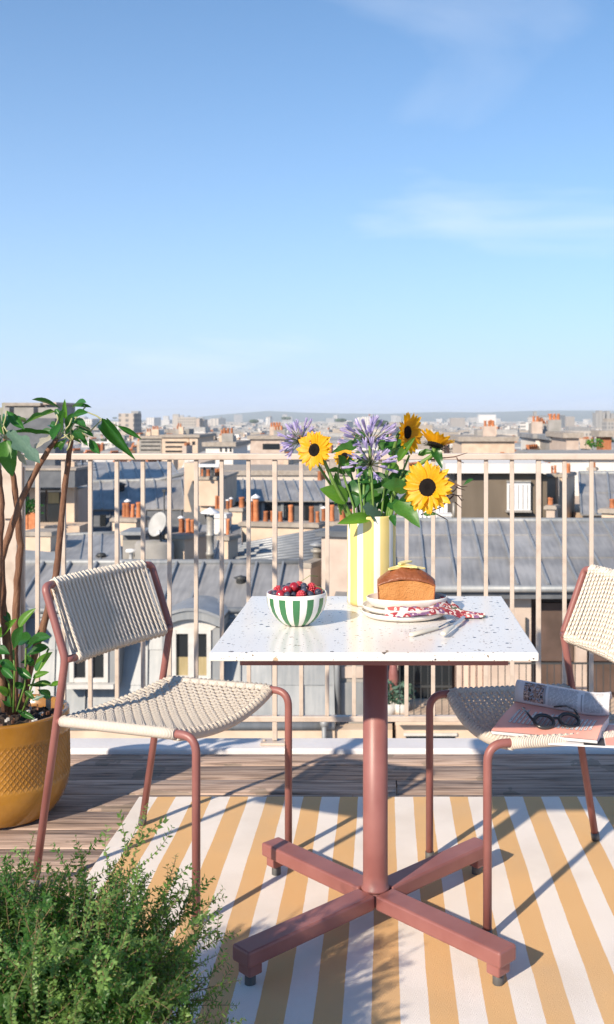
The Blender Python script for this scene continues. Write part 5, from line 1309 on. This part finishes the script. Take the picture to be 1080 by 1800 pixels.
def sunflower(label, cpx, Y, face, rd, pl_, stem_pts, sr=.0048, leaves=(), n=21, curl=0.0, sparse=None):
    cp = P(cpx[0], cpx[1], Y); t_ = thing('sunflower', label, 'flower', (vx, vy, TH+.03)); q = root_loc(t_); fz = Vector(face).normalized()
    m_ = MB(); pts = [cp-fz*rd*.35, cp-fz*rd*1.6]+[P(a, b, c) for a, b, c in stem_pts]; m_.tube(fillet(pts, [.02]*(len(pts)-2), 4), sr, 8); m_.build('stem', STEMG, t_, world=True)
    x = fz.orthogonal().normalized(); y = fz.cross(x)
    dm = Matrix(((x.x, y.x, fz.x, cp.x), (x.y, y.y, fz.y, cp.y), (x.z, y.z, fz.z, cp.z), (0,0,0,1)))
    hd = inst(DM, t_, Matrix.Translation(-q)@dm@Matrix.Diagonal((rd, rd, rd, 1)), 'flower_head')
    for lay in range(2):
        for k in range(n):
            a = 2*math.pi*(k+.5*lay+R.uniform(-.2,.2))/n; L = 1.14*pl_*R.uniform(.80, 1.10)*(1-.06*lay)/rd
            out = Vector((math.cos(a), math.sin(a), .10+.22*lay+R.uniform(-.16,.16)+curl*R.uniform(.7,1.2))); 
            if sparse and R.random() < sparse: out.z += .9; L *= .8
            inst(R.choice(PM), hd, frame(Vector((math.cos(a), math.sin(a), 0))*.93+Vector((0,0,-.04+.02*lay)), out, (0,0,1) if out.z < .8 else (-math.cos(a), -math.sin(a), .3), L, L*R.uniform(.95,1.25), L), 'petal')
    for lay in range(2):
        for k in range(14):
            a = 2*math.pi*(k+.5*lay)/14; inst(SEPM, hd, frame(Vector((math.cos(a), math.sin(a), 0))*.82+Vector((0,0,-.22-.06*lay)), (math.cos(a), math.sin(a), -.28+.25*lay+R.uniform(-.2,.2)), (0,0,-1), R.uniform(.7,1.1), 1.2, 1), 'sepal')
    for b, t, w_, k, Ya, Yb in leaves: put_leaf(t_, b, t, w_, k, Ya, Yb)
    return t_
sunflower('left sunflower facing forward against the railing', (553,791), 2.70, (-.50,-.86,.12), .0165, .0340, [(585,845,2.715),(618,908,2.74),(640,985,2.77)], leaves=[((592,786),(545,735),1,'g',2.8,2.8)][:0])
sunflower('upper sunflower turned sideways to the right', (716,760), 2.74, (.80,-.56,-.02), .0170, .0370, [(690,800,2.77),(664,880,2.79),(655,985,2.79)], n=20, curl=.25)
sunflower('rear right sunflower tilted up showing dark sepals beneath', (766,781), 2.72, (.28,.20,.92), .0205, .0340, [(728,822,2.73),(697,860,2.745),(672,925,2.77),(662,985,2.78)], .0062, n=22, curl=.85)
sunflower('largest sunflower at lower right with ragged folded petals', (752,857), 2.66, (-.38,-.90,.12), .0225, .0440, [(722,862,2.71),(690,895,2.74),(668,985,2.77)], n=20, sparse=.14)
sunflower('small sunflower half hidden behind the lilac flowers', (606,802), 2.83, (-.2,-.9,.3), .010, .020, [(625,860,2.82),(645,985,2.80)], .0035, n=16)
def floret(seed):
    rr = random.Random(seed); m_ = MB(); m_.tube([(0,0,0),(.45,.02,.01),(.62,.0,.0)], [.016,.013,.018], 5, m=0)
    for k in range(6):
        a = 2*math.pi*k/6+rr.uniform(-.15,.15); op = rr.uniform(.05, .16) if seed < 2 else .03
        c = lambda u: Vector((.60+.40*u, math.cos(a)*(.018+op*u*u), math.sin(a)*(.018+op*u*u)))
        tg = Vector((0, -math.sin(a), math.cos(a))); vs = []
        for u in (0, .35, .7, 1.0): w_ = .010+.030*math.sin(math.pi*min(1, u*.9+.05)); vs += [c(u)-tg*w_, c(u)+tg*w_]
        m_.add(vs, [(0,1,3,2),(2,3,5,4),(4,5,7,6)], 1, True)
    return m_.mesh('floret', [PEDI, LILAC])
FM = [floret(s) for s in range(5)]
def agap(label, c, Y, ax, n, L, spread, stem_pts, bias=None):
    cp = P(c[0], c[1], Y); t_ = thing('lilac_flower', label, 'flower', (vx, vy, TH+.03)); q = root_loc(t_); ax = Vector(ax).normalized()
    for k in range(n):
        z = 1-(k+.5)/n*spread; t = k*2.39996; s_ = math.sqrt(max(0, 1-z*z)); x = ax.orthogonal().normalized(); y = ax.cross(x)
        d = (ax*z+x*s_*math.cos(t)+y*s_*math.sin(t)+Vector((R.uniform(-.15,.15), R.uniform(-.15,.15), R.uniform(-.15,.15)))).normalized()
        l = L*R.uniform(.75, 1.1); inst(R.choice(FM), t_, Matrix.Translation(-q)@frame(cp, d, Vector((R.random(), R.random(), R.random())), l, l, l), 'floret')
    m_ = MB(); pts = [cp]+[P(*s) for s in stem_pts]; m_.tube(fillet(pts, [.04]*(len(pts)-2), 4), .0036, 8); m_.build('stem', STEMG, t_, world=True); return t_
agap('left lilac agapanthus leaning out over the railing', (528,776), 2.76, (-.62,-.25,.62), 30, .064, 1.15, [(548,800,2.77),(600,880,2.79),(640,985,2.79)])
agap('tall central lilac agapanthus rising above the bouquet', (650,778), 2.74, (0,-.2,1), 27, .084, 1.0, [(650,850,2.75),(652,985,2.78)])
agap('lower lilac agapanthus in the centre of the bouquet', (652,817), 2.69, (.05,-.45,.85), 30, .074, 1.3, [(656,880,2.72),(655,985,2.77)])
fl_ = thing('leafy_stems', 'broad green leaves and green stems filling the vase', 'foliage', (vx, vy, TH+.03))
for b, t, w_, k, Ya, Yb, *nr in [((630,784),(583,790),24,'h',2.72,2.68),((612,880),(566,858),34,'b',2.74,2.70),((668,830),(650,900),62,'H',2.78,2.73),((636,842),(622,893),40,'H',2.76,2.74),((690,845),(674,852),28,'g',2.70,2.66),((716,860),(676,850),30,'g',2.68,2.64),
   ((700,880),(738,922),40,'h',2.70,2.64),((684,800),(714,762),28,'H',2.78,2.80),((690,790),(722,796),26,'H',2.80,2.82),((672,792),(684,745),18,'h',2.82,2.84),((700,812),(728,768),16,'b',2.72,2.70),((652,912),(597,917),22,'b',2.72,2.66),((672,910),(640,890),30,'s',2.74,2.69),
   ((640,800),(628,835),30,'H',2.79,2.77),((690,830),(712,860),36,'H',2.80,2.78),((600,800),(616,838),14,'g',2.74,2.72),((764,788),(778,822),20,'H',2.72,2.68),((700,840),(735,835),30,'H',2.80,2.80),((590,830),(602,900),14,'g',2.78,2.76),((660,870),(690,905),34,'H',2.80,2.76),((745,905),(768,902),9,'g',2.66,2.64),((688,905),(696,925),14,'H',2.70,2.69),
   ((735,800),(762,792),14,'g',2.76,2.74),((640,760),(618,790),20,'H',2.82,2.80),((690,775),(664,790),20,'g',2.82,2.80),((612,850),(640,870),26,'g',2.78,2.74)]:
    put_leaf(fl_, b, t, w_, k, Ya, Yb)
for i in range(26):
    a = (R.uniform(608, 708), R.uniform(800, 895)); an = R.uniform(0, 6.28); L = R.uniform(22, 40); ya = R.uniform(2.74, 2.84)
    put_leaf(fl_, a, (a[0]+L*math.cos(an), a[1]-.7*L*math.sin(an)), R.uniform(13, 26), R.choice('HHggdb'), ya, ya-R.uniform(.0, .05))
for pts in ([(600,905),(588,860),(580,835)],[(625,985),(612,900),(594,835),(600,800)],[(632,985),(622,890),(606,842),(596,800)],[(640,985),(636,890),(628,815)],[(672,985),(690,870),(704,840),(720,800)],[(676,985),(684,900),(720,862),(748,846)],[(662,985),(676,860),(688,800)],[(665,985),(705,880),(742,895)],[(645,985),(640,880),(640,842)]):
    m_ = MB(); m_.tube(pxpath(pts, 2.745), .0030, 7); m_.build('stem', STEMG, fl_, world=True)
tw = thing('bare_twigs', 'thin brown branching twigs poking out right of the big sunflower', 'twigs', (vx, vy, TH+.03))
for pts in ([(694,905),(735,872),(785,843),(812,856),(822,855)],[(785,843),(806,858),(818,862)],[(775,880),(800,862),(806,852)],[(785,866),(806,872),(812,880),(816,878)],[(780,886),(798,870),(814,872)],[(800,883),(812,893)],[(740,905),(775,892),(798,872)],[(735,812),(770,806),(800,803),(822,796)],[(803,804),(806,810),(816,814)],[(760,900),(780,910),(788,915)]):
    m_ = MB(); m_.tube(pxpath(pts, 2.72), [.0016]*(len(pts)-1)+[.0007], 5); m_.build('twig', TWIG, tw, world=True)
put_leaf(tw, (814,854), (832,841), 7, 'd', 2.72, 2.72)

# ---------------------------------------------------------------- thyme in the foreground
R = random.Random(4)
bpx, bpy_, bz = -.605, 1.74, .14
tp = thing('herb_pot', 'round terracotta herb pot under the thyme bush', 'plant pot', (bpx, bpy_, 0))
m_ = MB(); m_.lathe([(.001,.003),(.11,.003),(.115,.006),(.15,.145),(.165,.147),(.17,.185),(.158,.187),(.15,.165),(.001,.16)], 40); m_.build('pot_body', TERRA, tp)
m_ = MB(); m_.lathe([(.15,.162),(.08,.172),(.001,.17)], 30); m_.build('soil', SOIL, tp)
def sprig(seed, mt, nbr, dense):
    rr = random.Random(seed); m_ = MB()
    def leaf(p, d, n, L):
        d = d.normalized(); s_ = d.cross(n); s_.normalize(); w_ = L*.27; b = n*L*.10
        m_.add([p, p+d*L*.35+s_*w_-b*.2, p+d*L-b, p+d*L*.35-s_*w_-b*.2, p+d*L*.45+b], [(0,4,1),(1,4,2),(2,4,3),(3,4,0)], 1, True)
    def shoot(p, d, L, r, lv, start=.1):
        n = max(4, int(L/.012)); pts = [p]; d = d.normalized(); cur = Vector((rr.gauss(0,.06), rr.gauss(0,.06), rr.uniform(0,.07)))
        for i in range(n): d = (d+cur+Vector((rr.gauss(0,.05), rr.gauss(0,.05), rr.gauss(0,.05)))).normalized(); pts.append(pts[-1]+d*L/n)
        m_.tube(pts, [lerp(r, r*.45, i/n) for i in range(n+1)], 4, 0)
        k = int(L/.0066)
        for i in range(k):
            t = start+(1-start)*i/max(1, k-1); f = t*n; a = min(int(f), n-1); pp = lerp(pts[a], pts[a+1], f-a); dd = (pts[a+1]-pts[a]).normalized()
            o1 = dd.orthogonal().normalized(); o2 = dd.cross(o1); q = o1 if i % 2 else o2; an = rr.uniform(-.5, .5); q = q*math.cos(an)+(o2 if i % 2 else -o1)*math.sin(an)
            for s_ in (-1, 1):
                if rr.random() < lv: leaf(pp, q*s_+dd*rr.uniform(.25,.8), (dd-q*s_*.4).normalized(), rr.uniform(.0085,.0140)*(1-.35*(t > .93)))
        return pts
    main = shoot(Vector((0,0,0)), Vector((0,0,1)), 1.0*.30, .0014, .8, .35)
    for k in range(nbr):
        t = rr.uniform(.25, .95); a = main[min(len(main)-1, int(t*(len(main)-1)))]; an = rr.uniform(0, 6.28)
        shoot(a, Vector((math.cos(an)*.8, math.sin(an)*.8, rr.uniform(.5, 1.1))), rr.uniform(.04, .11)*(1.2-t*.5), .0008, dense)
    return m_.mesh('sprig', [THYS, mt])
SPR = [sprig(s, (THY, THY, THYB, THY, THYB, THY, THY, THYB)[s], (11,9,3,12,7,10,13,2)[s], .92) for s in range(8)]
th = thing('thyme_bush', 'bushy green thyme with tiny leaves in the left foreground', 'herb', (bpx, bpy_, bz))
for k in range(285):
    a = R.uniform(0, 6.28); el = R.uniform(.12, 1.25)**1.0; d = Vector((math.cos(a)*math.cos(el), math.sin(a)*math.cos(el), math.sin(el)))
    L = R.uniform(.72, 1.0)*(1.20+.10*math.sin(el)); 
    if k % 8 in (2, 7): L *= R.uniform(1.05, 1.22)
    r = .10*math.sqrt(R.random()); p = Vector((r*math.cos(a+R.uniform(-1,1)), r*math.sin(a+R.uniform(-1,1)), R.uniform(-.01,.05)))
    m = frame(p, d, Vector((R.gauss(0,1), R.gauss(0,1), R.gauss(0,1))), 1, 1, 1)
    # sprig grows along its own z: turn z onto d
    rot = d.to_track_quat('Z', 'Y').to_matrix().to_4x4(); inst(SPR[k % 8], th, Matrix.Translation(p)@rot@Matrix.Rotation(R.uniform(0, 6.28), 4, 'Z')@Matrix.Diagonal((1.0, 1.0, L*.95, 1)), 'sprig')
# ---------------------------------------------------------------- haze: the air over the city
hz, hn, hb = newmat('haze_air'); hn.nodes.remove(hb)
pv = hn.nodes.new('ShaderNodeVolumePrincipled'); pv.inputs['Color'].default_value = (.84,.93,1,1); pv.inputs['Density'].default_value = 1.0e-4; pv.inputs['Anisotropy'].default_value = .0
hn.links.new(pv.outputs[0], hn.nodes['Material Output'].inputs['Volume'])
m_ = MB(); m_.box((0, 6800, 40), (28000, 16800, 2*(40-GZ+1.2))); hzo = m_.build('haze', hz); hzo['kind'] = 'stuff'
sc.cycles.volume_bounces = 1
